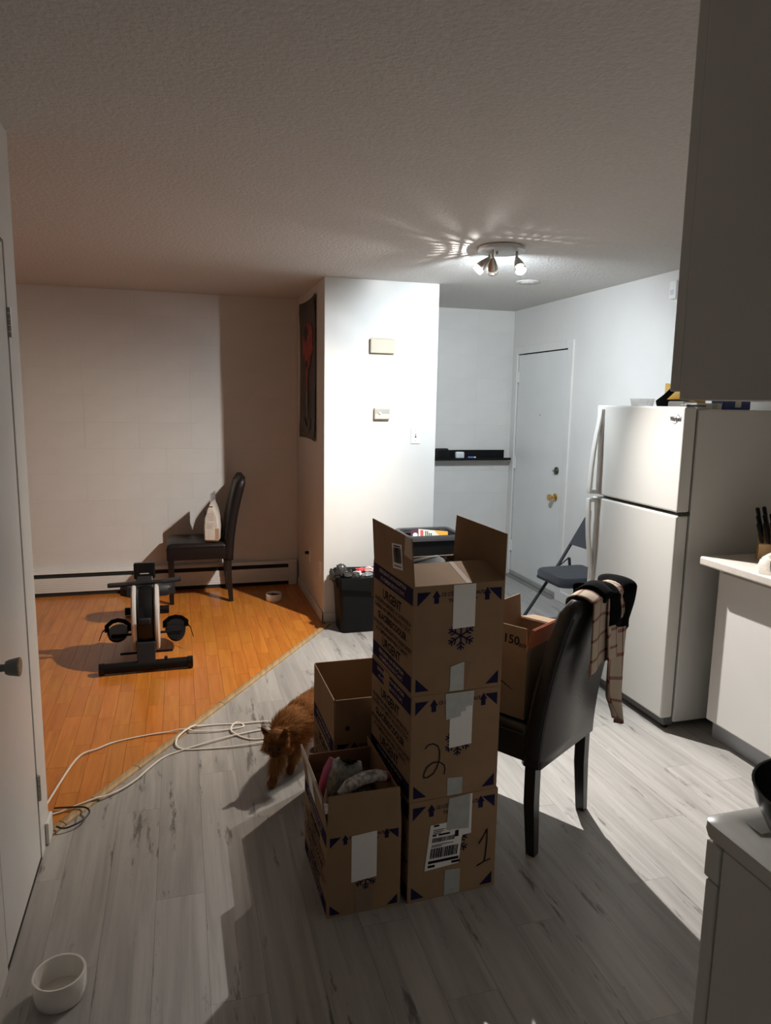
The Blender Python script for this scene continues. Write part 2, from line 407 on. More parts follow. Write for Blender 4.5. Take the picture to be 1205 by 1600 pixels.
# --- closet door on the left
d2 = thing('door_2', 'narrow white door on the left with grey cone knob', 'door', kind='structure')
MB().box(XL-.036, XL-.001, 1.995, 2.489, .012, 2.055).build('slab', DOORM, d2, bevel=.002)
MB().box(XL-.09, XL-.045, 1.985, 2.505, 0, 2.065).build('rebate', GAP, d2)
for zz in (1.82, .267):
    hg = MB()
    for k in range(5): hg.lathe([(.0062,0),(.0062,.0165)], 12, M=Matrix.Translation((XL+.005, 2.497, zz-.046+k*.0185)))
    hg.box(XL-.001, XL+.0012, 2.487, 2.507, zz-.046, zz+.046)
    hg.build('hinge', NICKEL, d2, smooth=True)
mk = basis((XL-.001, 2.045, .868), (0,1,0), (0,0,1), (1,0,0))
kb = MB().lathe([(.024,0),(.024,.004),(.011,.006),(.010,.032),(.018,.034),(.0215,.042),(.0255,.064),(.0262,.066)], 28, M=mk).build('knob', mat('grey_knob', (.16,.165,.17), .5), d2, smooth=True)
MB().lathe([(.0262,.066),(.025,.0695),(.018,.071)], 28, M=mk).build('knob_face', mat('worn_brass_face', (.45,.32,.20), .5, metal=.3, var=.4, vscale=150), kb, smooth=True)

# ================================================================== THINGS
# ------------------------------------------------------------------ ceiling lamp
lamp = thing('ceiling_spotlight', 'round brushed-nickel ceiling fixture with three perforated spot heads', 'lamp', (1.672, 3.645, CEIL))
MB().lathe([(.118,-.001),(.125,-.004),(.125,-.024),(.118,-.028)], 40).build('ceiling_plate', PLATEM, lamp, smooth=True)
MB().lathe([(.007,-.028),(.007,-.040),(.004,-.044)], 12, M=Matrix.Translation((-.03,-.012,0))).build('cap_nut', NICKEL, lamp, smooth=True)
def head(stem_xy, zdrop, d, on, colr):
    base = Vector((stem_xy[0], stem_xy[1], -.028)); j = base + Vector((0,0,-zdrop)); d = Vector(d).normalized()
    MB().tube([base, j], .0065, 12).build('stem', NICKEL, lamp, smooth=True)
    Mh = axis_M(j, d)
    prof = [(.007,-.006),(.011,.004),(.017,.020),(.0225,.038),(.0265,.056),(.0285,.070)]
    n = 48; nb = len(prof)
    band = [.0735,.0765,.0800,.0830,.0865,.0895,.0930,.0965]
    prof += [(.0285+.0002*k, z) for k, z in enumerate(band)]
    def skip(i, jx): return i >= nb and i < nb+6 and (i-nb) % 2 == 0 and jx % 2 == 0
    hd = MB().lathe(prof, n, cap=False, M=Mh, skip=skip).build('spot_head', NICKEL, lamp, smooth=True)
    md = hd.modifiers.new('thick', 'SOLIDIFY'); md.thickness = .0012; md.offset = -1
    bm_ = mat('lit_bulb', (.9,.9,.9), .4, emit=colr, estr=25 if on else 0)
    MB().lathe([(.010,.035),(.020,.058),(.0225,.066),(.018,.071),(.004,.0725)], 24, M=Mh).build('bulb', bm_, hd, smooth=True)
    return lamp.location + j, d, Mh
def spot(name, pos, d, power, colr, size, blend, rad=.011):
    l = bpy.data.lights.new(name, 'SPOT'); l.energy = power; l.color = colr; l.spot_size = R(size); l.spot_blend = blend; l.shadow_soft_size = rad
    o = bpy.data.objects.new(name, l); COL.objects.link(o); o.location = pos; o.rotation_euler = Vector(d).to_track_quat('-Z', 'Y').to_euler(); return o
WARM, COOL, NEUT = (1, .88, .75), (.81, .92, 1), (1, .97, .93)
jc, dc, Mc = head((-.035, .075), .018, (-.64, .22, -.70), True, WARM)
ja, da, Ma = head((-.073, -.050), .040, (.34, .66, -.67), True, COOL)
jb, db, Mb = head((.066, -.052), .034, (-.02, -.62, -.78), True, COOL)
spot('lamp_beam_left', jc+dc*.100, dc, P_C, WARM, 108, 1.0)
spot('lamp_beam_far', ja+da*.100, da, P_A, COOL, 160, 1.0)
spot('lamp_beam_right', jb+db*.100, db, P_B, NEUT, 78, 1.0)
for jj, dv, pw_ in ((jc, dc, 9), (ja, da, .4), (jb, db, 1.2)):
    l = bpy.data.lights.new('bulb_glow', 'POINT'); l.energy = pw_; l.color = NEUT; l.shadow_soft_size = .0015
    o = bpy.data.objects.new('bulb_glow', l); COL.objects.link(o); o.location = jj+dv*.0785

o = thing('smoke_detector', 'flat round white detector on the ceiling behind the spotlight', 'detector', (2.31, 4.59, CEIL))
MB().lathe([(.080,-.0005),(.080,-.004),(.074,-.007),(.02,-.008)], 36).build('base', CEILM, o, smooth=True)
MB().lathe([(.045,-.0075),(.045,-.010),(.04,-.0115)], 36).build('cover', CEILM, o, smooth=True)

# ------------------------------------------------------------------ things on the partition
o = thing('chime_box', 'ivory rectangular door chime box high on the partition wall', 'chime', (1.368, 4.90, 1.975))
MB().box(-.088, .088, -.030, 0, -.050, .048).build('cover', IVORY, o, bevel=.004)
MB().box(-.084, .084, -.002, -.0003, -.062, .058).build('back_plate', mat('ivory_dull', (.55,.48,.38), .6), o)
o = thing('thermostat', 'small ivory thermostat with grey scale window on partition', 'thermostat', (1.372, 4.90, 1.507))
MB().box(-.056, .056, -.028, 0, -.038, .040).build('case', IVORY, o, bevel=.003)
MB().box(-.049, .049, -.0295, -.027, .002, .033).build('scale_window', mat('scale_grey', (.42,.40,.36), .3), o, bevel=.001)
MB().box(-.049, .049, -.0298, -.027, -.031, -.001).build('lower_panel', mat('ivory_pale', (.74,.66,.52), .5), o, bevel=.001)
MB().lathe([(.010,0),(.010,.006),(.007,.008)], 16, M=basis((-.018,-.029,.004),(1,0,0),(0,0,1),(0,-1,0))).build('dial', SILVER, o, smooth=True)
def switch_plate(name, label, loc, rz, kind):
    o = thing(name, label, 'switch' if kind == 'switch' else 'outlet', loc, rz)
    MB().box(-.035, .035, -.006, 0, -.057, .057).build('plate', WHPL, o, bevel=.003)
    if kind == 'switch':
        MB().box(-.005, .005, -.008, -.004, -.012, .012).build('slot', GREYPL, o)
        MB().box(-.0035, .0035, -.016, -.005, -.002, .008).build('toggle', WHPL, o, bevel=.001)
        for zz in (-.036, .036): MB().lathe([(.003,0),(.003,.0015)], 10, M=basis((0,-.006,zz),(1,0,0),(0,0,1),(0,-1,0))).build('screw', NICKEL, o)
    else:
        for zz in (-.02, .02):
            s = MB().box(-.014, .014, -.0085, -.005, zz-.014, zz+.014).build('socket', WHPL, o, bevel=.003)
            for xx in (-.006, .006): MB().box(xx-.001, xx+.001, -.0088, -.008, zz-.004, zz+.005).build('slit', GAP, s)
    return o
switch_plate('light_switch', 'white toggle light switch plate near the partition edge', (1.63, 4.90, 1.352), 0, 'switch')
ou = switch_plate('wall_outlet', 'white outlet plate with black plug in the living-side partition', (.96, 5.47, .385), -PI/2, 'outlet')
o = thing('black_plug', 'small black plug pushed into the living-area outlet', 'plug', (.9515, 5.47, .400))
MB().box(-.030, 0, -.014, .014, -.011, .011).build('plug_body', BLKPL, o, bevel=.004)
switch_plate('wall_outlet', 'blank white outlet plate nearest the partition corner', (.96, 5.03, .375), -PI/2, 'outlet')

# ------------------------------------------------------------------ poster (generic abstract stand-in)
po = thing('wall_poster', 'tall dark grey poster with abstract red shapes on partition side', 'poster', (.957, 5.53, 1.30))
rows = 14; pv = []; pf = []
W2 = .345
for i in range(rows+1):
    t = i/rows; zz = t*1.04
    for j in range(7):
        s = -1+2*j/6; yy = s*W2
        curl = .010*(abs(s)**6)*(1 if t > .9 or t < .1 else .4) + .002*math.sin(t*9+j)
        pv.append((-.002-curl, yy, zz + (.012*s*s if t == 1 else (-.008*s*s if t == 0 else 0))))
for i in range(rows):
    for j in range(6): a = i*7+j; pf.append((a, a+1, a+8, a+7))
pm = mat('poster_paper', (.075,.066,.064), .55, var=.35, vscale=5)
pp = MB().add(pv, pf).build('sheet', pm, po, smooth=True); md = pp.modifiers.new('t', 'SOLIDIFY'); md.thickness = .001
redp = mat('poster_red', (.42,.07,.06), .6, var=.6, vscale=14); palep = mat('poster_pale', (.24,.19,.175), .6, var=.3, vscale=20); darkp = mat('poster_black', (.02,.018,.02), .6)
def blob(cx, cz, pts, m, dx, name):
    b = MB(); b.prism([(cx+p[0], cz+p[1]) for p in pts], 0, .0006, M=basis((-dx,0,0),(0,1,0),(0,0,1),(-1,0,0))); return b.build(name, m, po)
def ring(n, rx, rz_, jit=0): return [(rx*math.cos(2*PI*k/n)*(1+jit*math.sin(k*2.7)), rz_*math.sin(2*PI*k/n)*(1+jit*math.cos(k*1.9))) for k in range(n)]
blob(-.03, .72, ring(18,.23,.155,.12), redp, .010, 'red_shape'); blob(-.02, .585, ring(14,.13,.06,.2), redp, .0105, 'red_shape')
blob(.04, .80, ring(14,.09,.06,.1), darkp, .011, 'dark_shape'); blob(.02, .565, ring(12,.07,.03,.1), darkp, .011, 'dark_shape')
blob(.0, .45, [(-.05,.07),(.05,.07),(.028,-.07),(-.02,-.09)], redp, .010, 'red_shape')
blob(.0, .30, [(-.05,.1),(.035,.1),(.012,-.14),(-.012,-.14)], palep, .010, 'pale_shape')
blob(.0, .12, [(-.17,.05),(0,-.03),(.17,.05),(.13,-.05),(0,-.09),(-.13,-.05)], mat('poster_grey', (.085,.075,.073), .6), .010, 'grey_shape')

# ------------------------------------------------------------------ picture ledge
o = thing('picture_ledge', 'long black picture ledge on the entry block wall', 'shelf', (2.49, YB-.001, 1.078))
MB().box(-.42, .425, -.115, -.0, 0, .014).build('shelf_board', BLKPL, o, bevel=.0015)
MB().box(-.42, .40, -.014, 0, .014, .088).build('back_board', BLKPL, o, bevel=.0015)
MB().box(-.42, .425, -.115, -.105, .014, .022).build('front_lip', BLKPL, o, bevel=.001)
LZ = 1.0925
o = thing('speaker_puck', 'small rounded black speaker box on the black ledge', 'speaker', (2.255, YB-.06, LZ))
MB().box(-.062, .062, -.03, .03, 0, .092).build('case', GREYPL, o, bevel=.016, seg=4)
MB().box(-.05, .05, -.032, -.029, .014, .078).build('grille', BLKPL, o, bevel=.001)
o = thing('white_gadget', 'small white rounded gadget on the ledge beside black speaker', 'gadget', (2.43, YB-.06, LZ))
MB().box(-.04, .04, -.022, .022, 0, .060).build('case', WHPL, o, bevel=.013, seg=4)
MB().box(-.03, .03, -.0235, -.021, .012, .048).build('face', mat('pale_blue_plastic', (.62,.68,.74), .3), o, bevel=.001)
o = thing('lighter', 'tiny blue and white lighter lying on the black ledge', 'lighter', (2.53, YB-.07, LZ))
MB().tube([(-.022,0,.009),(.035,0,.009)], .009, 10).build('body', mat('blue_plastic', (.12,.25,.6), .3), o, smooth=True)
MB().tube([(.035,0,.009),(.052,0,.009)], .0085, 10).build('cap', WHPL, o, smooth=True)

# ------------------------------------------------------------------ baseboard heater
o = thing('baseboard_heater', 'long white electric baseboard heater along the living-area back wall', 'heater', (0, YB-.001, .003))
X0, X1 = -2.6, .87
def hprof(p, x0, x1, name, m_, bev=0):
    return MB().loft([[(xx, yy, zz) for yy, zz in p] for xx in (x0, x1)]).build(name, m_, o, bevel=bev)
hprof([(0,.028),(-.058,.034),(-.060,.150),(-.052,.152),(-.05,.04),(0,.036)], X0, X1, 'front_panel', TRIMM)
hprof([(0,.212),(-.046,.208),(-.056,.186),(-.052,.184),(-.04,.200),(0,.202)], X0, X1, 'top_hood', TRIMM)
hprof([(-.004,.03),(-.044,.04),(-.044,.182),(-.036,.198),(-.004,.20)], X0, X1, 'dark_core', GAP)
for k in range(6): hprof([(-.0598,.055+k*.0155),(-.0615,.058+k*.0155),(-.0600,.061+k*.0155)], X0, X1, 'panel_rib', TRIMM)
MB().box(X1, .943, -.064, 0, .0, .214).build('end_cap', TRIMM, o, bevel=.004)
hprof([(0,0),(-.045,0),(-.045,.03),(0,.03)], X0, X1, 'base_gap', GAP)

# ------------------------------------------------------------------ parsons chairs
def parsons(name, label, loc, rz, leather, bw=.43, group=None, bh=.655):
    # local: chair faces +y, back at y<0, x across; origin on floor mid-back
    t = thing(name, label, 'chair', loc, rz, group)
    h = bw/2
    # seat
    rings = []
    for yy in (0.0, .02, .40, .435, .445):
        top = {0.0:.475,.02:.48,.40:.482,.435:.472,.445:.45}[yy]
        rings.append([(-h,yy,.350),(h,yy,.350),(h,yy,top-.02),(h-.02,yy,top),(0,yy,top+.006),(-h+.02,yy,top),(-h,yy,top-.02)])
    MB().loft(rings).build('seat', leather, t, smooth=True, bevel=.006)
    sm = MB()
    for s_ in (-1, 1): sm.tube([(s_*(h+.0005),.01,.448),(s_*(h+.0005),.435,.445)], .0028, 6)
    sm.tube([(-h+.005,.446,.435),(h-.005,.446,.435)], .0028, 6)
    sm.build('seat_piping', leather, t, smooth=True)
    # back: curved slab leaning backwards
    rings = []; n = 14
    for i in range(n+1):
        q = i/n; zz = .335 + q*bh; yc = -.02 - .12*q**1.7
        th = .038 - .004*q
        tilt = -.12*1.7*q**.7/.655
        hh = h
        if q > .9: hh = h - .028*((q-.9)/.1)**2
        ty = Vector((0, 1, -tilt)).normalized()*1
        ring_ = []
        for (a, b) in ((-1,-.6),(-.94,-1),(.94,-1),(1,-.6),(1,.6),(.94,1),(-.94,1),(-1,.6)):
            k = 1 if q < .97 else .55
            ring_.append((a*hh, yc + b*th*k, zz - (0 if q < .97 else 0)))
        rings.append(ring_)
    MB().loft(rings).build('backrest', leather, t, smooth='full', bevel=0)
    for s_ in (-1, 1):
        MB().tube([(s_*(h*.972), -.02-.12*(i/n*.92)**1.7-.80*(.038-.004*i/n), (.335+i/n*(bh-.055))) for i in range(n+1)], .0026, 6).build('back_piping', leather, t, smooth=True)
    # legs
    for sx in (-1, 1):
        MB().loft([[(sx*(h-.024)+a*r, yy+b*r, zz) for a, b in ((-1,-1),(1,-1),(1,1),(-1,1))] for r, yy, zz in ((.021,-.022,.37),(.021,-.023,.2),(.017,-.036,.0008))]).build('leg', DARKWOOD, t, bevel=.002)
        MB().loft([[(sx*(h-.024)+a*r, yy+b*r, zz) for a, b in ((-1,-1),(1,-1),(1,1),(-1,1))] for r, yy, zz in ((.021,.415,.37),(.0165,.415,.0008))]).build('leg', DARKWOOD, t, bevel=.002)
    return t
# chair 1 faces -X: local +y -> world -x
CH1 = parsons('dining_chair', 'dark brown leather dining chair by the baseboard heater', (.315, 5.79, .003), PI/2, BRNLEATHER, .42)
CH2A = R(33)
CH2L = (1.318, 2.228, 0)
CH2 = parsons('dining_chair', 'black leather dining chair holding a carton, scarf over its back', CH2L, CH2A, BLKLEATHER, .44, bh=.622)

# ------------------------------------------------------------------ pet food bag on chair 1
o = thing('pet_food_bag', 'white pet food bag with folded pointed top on brown chair', 'bag', (.228, 5.68, .4925), R(-12))
rings = []
for q, wx, wy, cx in ((0,.048,.085,0),(.05,.058,.10,0),(.35,.060,.10,.0),(.6,.050,.10,.0),(.82,.024,.10,.0),(.93,.008,.098,0),(1,.003,.095,.0)):
    zz = q*.315
    rings.append([(cx+wx*a, wy*b, zz) for a, b in ((-1,-.85),(-.8,-1),(.8,-1),(1,-.85),(1,.85),(.8,1),(-.8,1),(-1,.85))])
bgm = mat('bag_white', (.62,.56,.50), .3, bump=.5, bscale=22, var=.1, vscale=12)
MB().loft(rings).build('bag_body', bgm, o, smooth=True)
MB().box(-.004,.004,-.10,.10,.30,.375).build('bag_top', mat('bag_foil', (.42,.38,.40), .25, var=.35, vscale=40), o)
MB().box(-.014,.014,-.1015,-.090,.272,.280).build('seal_band', mat('dark_band', (.12,.09,.08), .5), o)
m = MB()
for k in range(7): m.box(-.030,.020,-.1006,-.098,.165+k*.0095,.1675+k*.0095)
for k in range(4): m.box(-.03+k*.016,-.025+k*.016,-.1006,-.098,.140,.148)
for k in range(4): m.box(-.034,.012,-.1006,-.098,.105+k*.008,.107+k*.008)
m.build('printing', mat('bag_print', (.30,.25,.24), .5), o)
MB().box(.030,.0575,-.1007,-.08,.02,.105).build('tan_panel', mat('bag_tan', (.42,.27,.18), .5), o)
MB().lathe([(.034,0),(.034,.001)], 20, M=basis((-.0565,-.02,.20),(0,1,0),(0,0,1),(-1,0,0))).build('picture_spot', mat('bag_brown', (.14,.09,.08), .5), o)
MB().box(-.0605,-.057,-.075,-.005,.135,.15).build('side_print', mat('bag_dark', (.10,.09,.11), .5), o)

# ------------------------------------------------------------------ rowing machine
o = thing('rowing_machine', 'black magnetic rowing machine with silver-rimmed flywheel on hardwood', 'rower', (-.228, 4.215, .003), R(1.5))
m = MB().tube([(-.25,0,.036),(.25,0,.036)], .030, 20); m.build('front_stabilizer', BLKPL, o, smooth=True)
for s_ in (-1, 1):
    MB().tube([(s_*.232,0,.036),(s_*.262,0,.036)], .0345, 20).build('end_cap', BLKPL2, o, smooth=True)
MB().box(.10,.118,-.008,.012,.064,.082).build('transport_stop', GREYPL, o, bevel=.003)
MB().loft([[(-.05,-.02,.055),(.05,-.02,.055),(.05,.05,.055),(-.05,.05,.055)],[(-.055,.02,.17),(.055,.02,.17),(.055,.14,.17),(-.055,.14,.17)]]).build('front_foot', GREYPL, o, bevel=.006)
WC = (.215, .272)      # y,z of wheel centre
def wheel(prof, name, m_, n=48): return MB().lathe(prof, n, M=basis((0,WC[0],WC[1]),(0,1,0),(0,0,1),(1,0,0))).build(name, m_, o, smooth=True)
wheel([(.10,-.052),(.180,-.050),(.198,-.038),(.203,-.01),(.203,.01),(.198,.038),(.180,.050),(.10,.052)], 'flywheel_housing', BLKPL2)
for s_ in (-1, 1):
    pr = [(.150,.048),(.196,.050),(.206,.058),(.206,.070),(.194,.078),(.165,.080),(.150,.074)]
    wheel([(a, s_*b) for a, b in pr], 'silver_rim', SILVER)
    wheel([(.155,s_*.060),(.148,s_*.076),(.02,s_*.080)], 'side_cover', BLKPL)
MB().box(-.032,.032,-.018,.010,.285,.325).build('front_badge', GREYPL, o, bevel=.012, seg=3)
MB().loft([[(-.052,.16,.44),(.052,.16,.44),(.052,.27,.44),(-.052,.27,.44)],[(-.046,.22,.52),(.046,.22,.52),(.046,.29,.52),(-.046,.29,.52)]]).build('console_neck', GREYPL, o, bevel=.005)
cs = MB().box(-.062,.062,.225,.262,.500,.600).build('console', BLKPL2, o, bevel=.010, seg=3)
MB().box(-.026,.026,.2235,.226,.533,.5385).build('console_slot', mat('pale_slot', (.55,.52,.48), .5), cs)
hb = MB().tube([(-.21,.20,.478),(-.10,.195,.482),(.10,.195,.488),(.21,.20,.497)], .0125, 12).build('handlebar', GREYPL, o, smooth=True)
for s_ in (-1, 1): MB().tube([(s_*.10,.1955,.485+s_*.003),(s_*.205,.1995,.4875+s_*.0085)], .0150, 12).build('grip', mat('foam_grip', (.02,.02,.022), .9), hb, smooth=True)
for s_ in (-1, 1):
    MB().tube([(s_*.06,.33,.125),(s_*.21,.33,.125)], .008, 10).build('pedal_axle', BLKPL, o, smooth=True)
    tlt = .30 if s_ > 0 else .10
    Mp = basis((s_*.175,.40,.118), (1,0,0), Vector((0,math.cos(tlt),math.sin(tlt))), Vector((0,-math.sin(tlt),math.cos(tlt))))
    pts = [(.066*math.cos(a)*(1 if math.sin(a) > 0 else .92), .130*math.sin(a)) for a in [2*PI*k/20 for k in range(20)]]
    fp = MB().prism(pts, -.008, .008, M=Mp).build('foot_plate', BLKPL, o, bevel=.003)
    st = MB().tube([Mp @ Vector(p) for p in ((-.067,.02,0),(-.067,.025,.04),(-.035,.03,.066),(0,.03,.074),(.035,.03,.066),(.067,.025,.04),(.067,.02,0))], .014, 8, flat=.14); st.build('strap', BLKCLOTH, fp, smooth=True)
    MB().tube([Mp @ Vector(p) for p in ((s_*.067,.02,.03),(s_*.090,-.04,.03),(s_*.105,-.10,.0))], .006, 6, flat=.3).build('strap_tail', GREYPL, fp, smooth=True)
    MB().tube([(s_*.05,.12,.075),(s_*.15,.12,.075)], .0075, 8).build('peg', BLKPL, o, smooth=True)
MB().box(-.035,.035,.30,1.20,.125,.185).build('rail', GREYPL, o, bevel=.006)
stp = MB().loft([[(a*.185*k, .99+b*.10*k, zz) for a, b in ((-1,-.5),(-.75,-1),(.75,-1),(1,-.5),(1,.6),(.6,1),(-.6,1),(-1,.6))] for k, zz in ((.86,.205),(1,.215),(1,.265),(.9,.282))]).build('seat', GREYPL, o, smooth=True)
MB().box(-.06,.06,.92,1.06,.182,.206).build('seat_carriage', BLKPL, stp, bevel=.004)
MB().loft([[(-.045,1.14,.17),(.045,1.14,.17),(.045,1.20,.17),(-.045,1.20,.17)],[(-.04,1.14,.05),(.04,1.14,.05),(.04,1.20,.05),(-.04,1.20,.05)]]).build('rear_post', GREYPL, o, bevel=.004)
MB().tube([(-.17,1.17,.031),(.14,1.17,.031)], .028, 16).build('rear_stabilizer', BLKPL, o, smooth=True)

# ------------------------------------------------------------------ bowls
def bowl(name, label, loc, ro, h, food=None):
    o = thing(name, label, 'bowl', loc)
    MB().lathe([(ro*.90,0),(ro*.95,.004),(ro*.985,h*.35),(ro,h-.003),(ro-.002,h),(ro-.007,h-.001),(ro-.009,h-.006),(ro*.86,.016),(ro*.80,.010),(.003,.009)], 48).build('dish', CERAM, o, smooth=True)
    if food:
        m = MB()
        for k in range(70):
            a = random.random()*2*PI; rr = ro*.74*math.sqrt(random.random()); m.sphere((rr*math.cos(a), rr*math.sin(a), h*.62+random.random()*.008), .0075, 6, 4)
        f = m.build('kibble', mat('kibble', (.10,.055,.03), .8), o); f['kind'] = 'stuff'
    return o
bowl('pet_bowl', 'white ceramic bowl of kibble on the hardwood by partition', (.683, 5.555, .003), .065, .058, True)
bowl('water_bowl', 'white ceramic bowl on the laminate beside the narrow door', (-.352, 1.862, 0), .068, .072)

# ------------------------------------------------------------------ trash bin
o = thing('trash_bin', 'black plastic waste bin with rolled dark liner by partition', 'bin', (1.185, 4.735, 0), R(0))
def rrect(hx, hy, r, n=4):
    pts = []
    for cx, cy_, a0 in ((hx-r,hy-r,0),(-hx+r,hy-r,90),(-hx+r,-hy+r,180),(hx-r,-hy+r,270)):
        for k in range(n+1): a = R(a0+90*k/n); pts.append((cx+r*math.cos(a), cy_+r*math.sin(a)))
    return pts
def tub(hx0, hy0, hx1, hy1, h, t=.004, r=.03):
    rings = []
    for hx, hy, zz in ((hx0,hy0,.0005),(hx1,hy1,h),(hx1+.008,hy1+.008,h+.001),(hx1+.008,hy1+.008,h+.012),(hx1-t,hy1-t,h+.012),(hx0-t,hy0-t,.01)):
        rings.append([(px, py, zz) for px, py in rrect(hx, hy, r)])
    return MB().loft(rings)
tub(.150,.105,.172,.125,.375).build('bin_body', BLKPL, o, smooth=True)
m = MB(); n = 44; rings = []
pr = rrect(.176,.129,.03,10)
for q, (off, zz) in enumerate(((.010,.335),(.014,.375),(.010,.402),(-.010,.398),(-.020,.33),(-.030,.22))):
    rings.append([(px*(1+off/.15)+.004*math.sin(k*2.3+q), py*(1+off/.12)+.004*math.cos(k*1.7+q), zz+(.010*math.sin(k*1.3)+.006*math.sin(k*3.1) if q < 3 else 0) - (.05 if q == 0 and px > .0 else 0)) for k, (px, py) in enumerate(pr)])
m.loft(rings, cap=False).build('liner', LINER, o, smooth=True)
m = MB()
for (cx, cy_, cz, r_, sc) in ((-.150,-.06,.425,.05,(.9,.7,1.1)),(-.105,-.09,.41,.042,(1,.8,.9)),(-.165,-.05,.385,.035,(.8,1,1.4)),(-.06,-.105,.398,.035,(1.3,.6,.9))):
    m.sphere((cx,cy_,cz), r_, 14, 10, sc=sc)
rk = random.Random(4); m.v = [(v[0]+rk.uniform(-.009,.009), v[1]+rk.uniform(-.009,.009), v[2]+rk.uniform(-.009,.009)) for v in m.v]
lk = m.build('liner_knot', BAGPL, o, smooth=True)
MB().box(-.1565,-.150,-.085,-.075,.27,.335,).build('sticker', PAPER, o)
for nm, lb, cx, cy_, cz, s_, mm in (('crumpled_wrapper','red and white wrapper in the waste bin',.0,-.02,.405,.03,mat('red_wrap',(.55,.06,.07),.35)),('crumpled_tissue','crumpled white tissue in the waste bin',-.03,-.062,.392,.026,PAPER),('crumpled_packet','pinkish white crumpled packet in the waste bin',.07,-.02,.405,.032,mat('pink_wrap',(.70,.5,.5),.35)),('clear_wrapper','shiny dark film wrapper on top of the waste',.04,-.08,.385,.03,mat('film',(.25,.26,.28),.12))):
    t = thing(nm, lb, 'rubbish', (1.185+cx, 4.735+cy_, cz-.001))
    m = MB().sphere((0,0,.02), s_, 10, 7, sc=(1.3,1,.6))
    m.v = [(v[0]+random.uniform(-1,1)*s_*.3, v[1]+random.uniform(-1,1)*s_*.3, v[2]+random.uniform(-1,1)*s_*.2) for v in m.v]
    m.build('scrap', mm, t)
o2 = tub(.150,.105,.16,.115,.02)
mfill = MB().prism(rrect(.15,.105,.03), .20, .372); mfill.build('rubbish_fill', mat('rubbish_dark', (.03,.03,.03), .6, bump=.5, bscale=30), o)

# ------------------------------------------------------------------ recycling bin with carton
o = thing('recycling_bin', 'tall black recycling bin with grey rim behind the cartons', 'bin', (1.640, 4.60, 0), R(0))
rings = []
for hx, hy, zz in ((.15,.12,.0005),(.19,.15,.69)): rings.append([(px, py, zz) for px, py in rrect(hx, hy, .04)])
for hx, hy, zz in ((.178,.138,.69),(.14,.11,.03)): rings.append([(px, py, zz) for px, py in rrect(hx, hy, .035)])
MB().loft(rings).build('bin_body', BLKPL, o, smooth=True)
rings = [[(px, py, zz) for px, py in rrect(hx, hy, .045)] for hx, hy, zz in ((.176,.136,.672),(.205,.165,.668),(.208,.168,.69),(.200,.160,.706),(.180,.140,.702),(.176,.136,.672))]
MB().loft(rings, cap=False).build('rim', mat('grey_rim', (.06,.06,.065), .3), o, smooth=True)
MB().prism(rrect(.165,.128,.035), .40, .585).build('recycling_fill', mat('mixed_recycling', (.10,.08,.07), .6, var=.6, vscale=20, bump=.6, bscale=25), o)
t = thing('drink_carton', 'white drink carton with cap and red logo lying in recycling bin', 'carton', (1.640, 4.62, .655), R(-4))
t.rotation_euler = (R(62), R(6), R(-4))
MB().box(-.075,.14,-.045,.045,-.045,.045).build('carton_body', mat('carton_white', (.72,.68,.58), .35), t, bevel=.002)
MB().loft([[(-.075,-.045,-.045),(-.075,.045,-.045),(-.075,.045,.045),(-.075,-.045,.045)],[(-.118,-.045,-.004),(-.118,.045,-.004),(-.118,.045,.004),(-.118,-.045,.004)]]).build('gable_top', mat('carton_plum', (.13,.05,.09), .35), t)
MB().lathe([(.017,0),(.017,.014),(.015,.016)], 20, M=axis_M((-.092,.0,.026),(-.35,0,.9))).build('cap', WHPL, t, smooth=True)
MB().box(-.062,-.040,-.03,.038,.0445,.0462).build('red_logo', mat('carton_red', (.55,.05,.04), .4), t)
m = MB()
for k in range(4): m.box(-.028+k*.0135,-.019+k*.0135,-.03+(k%2)*.012,.034-(k>1)*.012,.0445,.0462)
m.build('green_print', mat('carton_green', (.07,.11,.06), .5), t)
MB().prism([(.04,.045),(.139,.045),(.139,-.01),(.09,.0)], .0445, .0463, M=None).build('orange_panel', mat('carton_orange', (.80,.38,.03), .4), t)
MB().prism([(.045,-.04),(.05,-.012),(.075,-.005),(.10,-.02),(.108,-.044)], .0445, .0466).build('dark_picture', mat('carton_dark', (.10,.05,.04), .4), t)

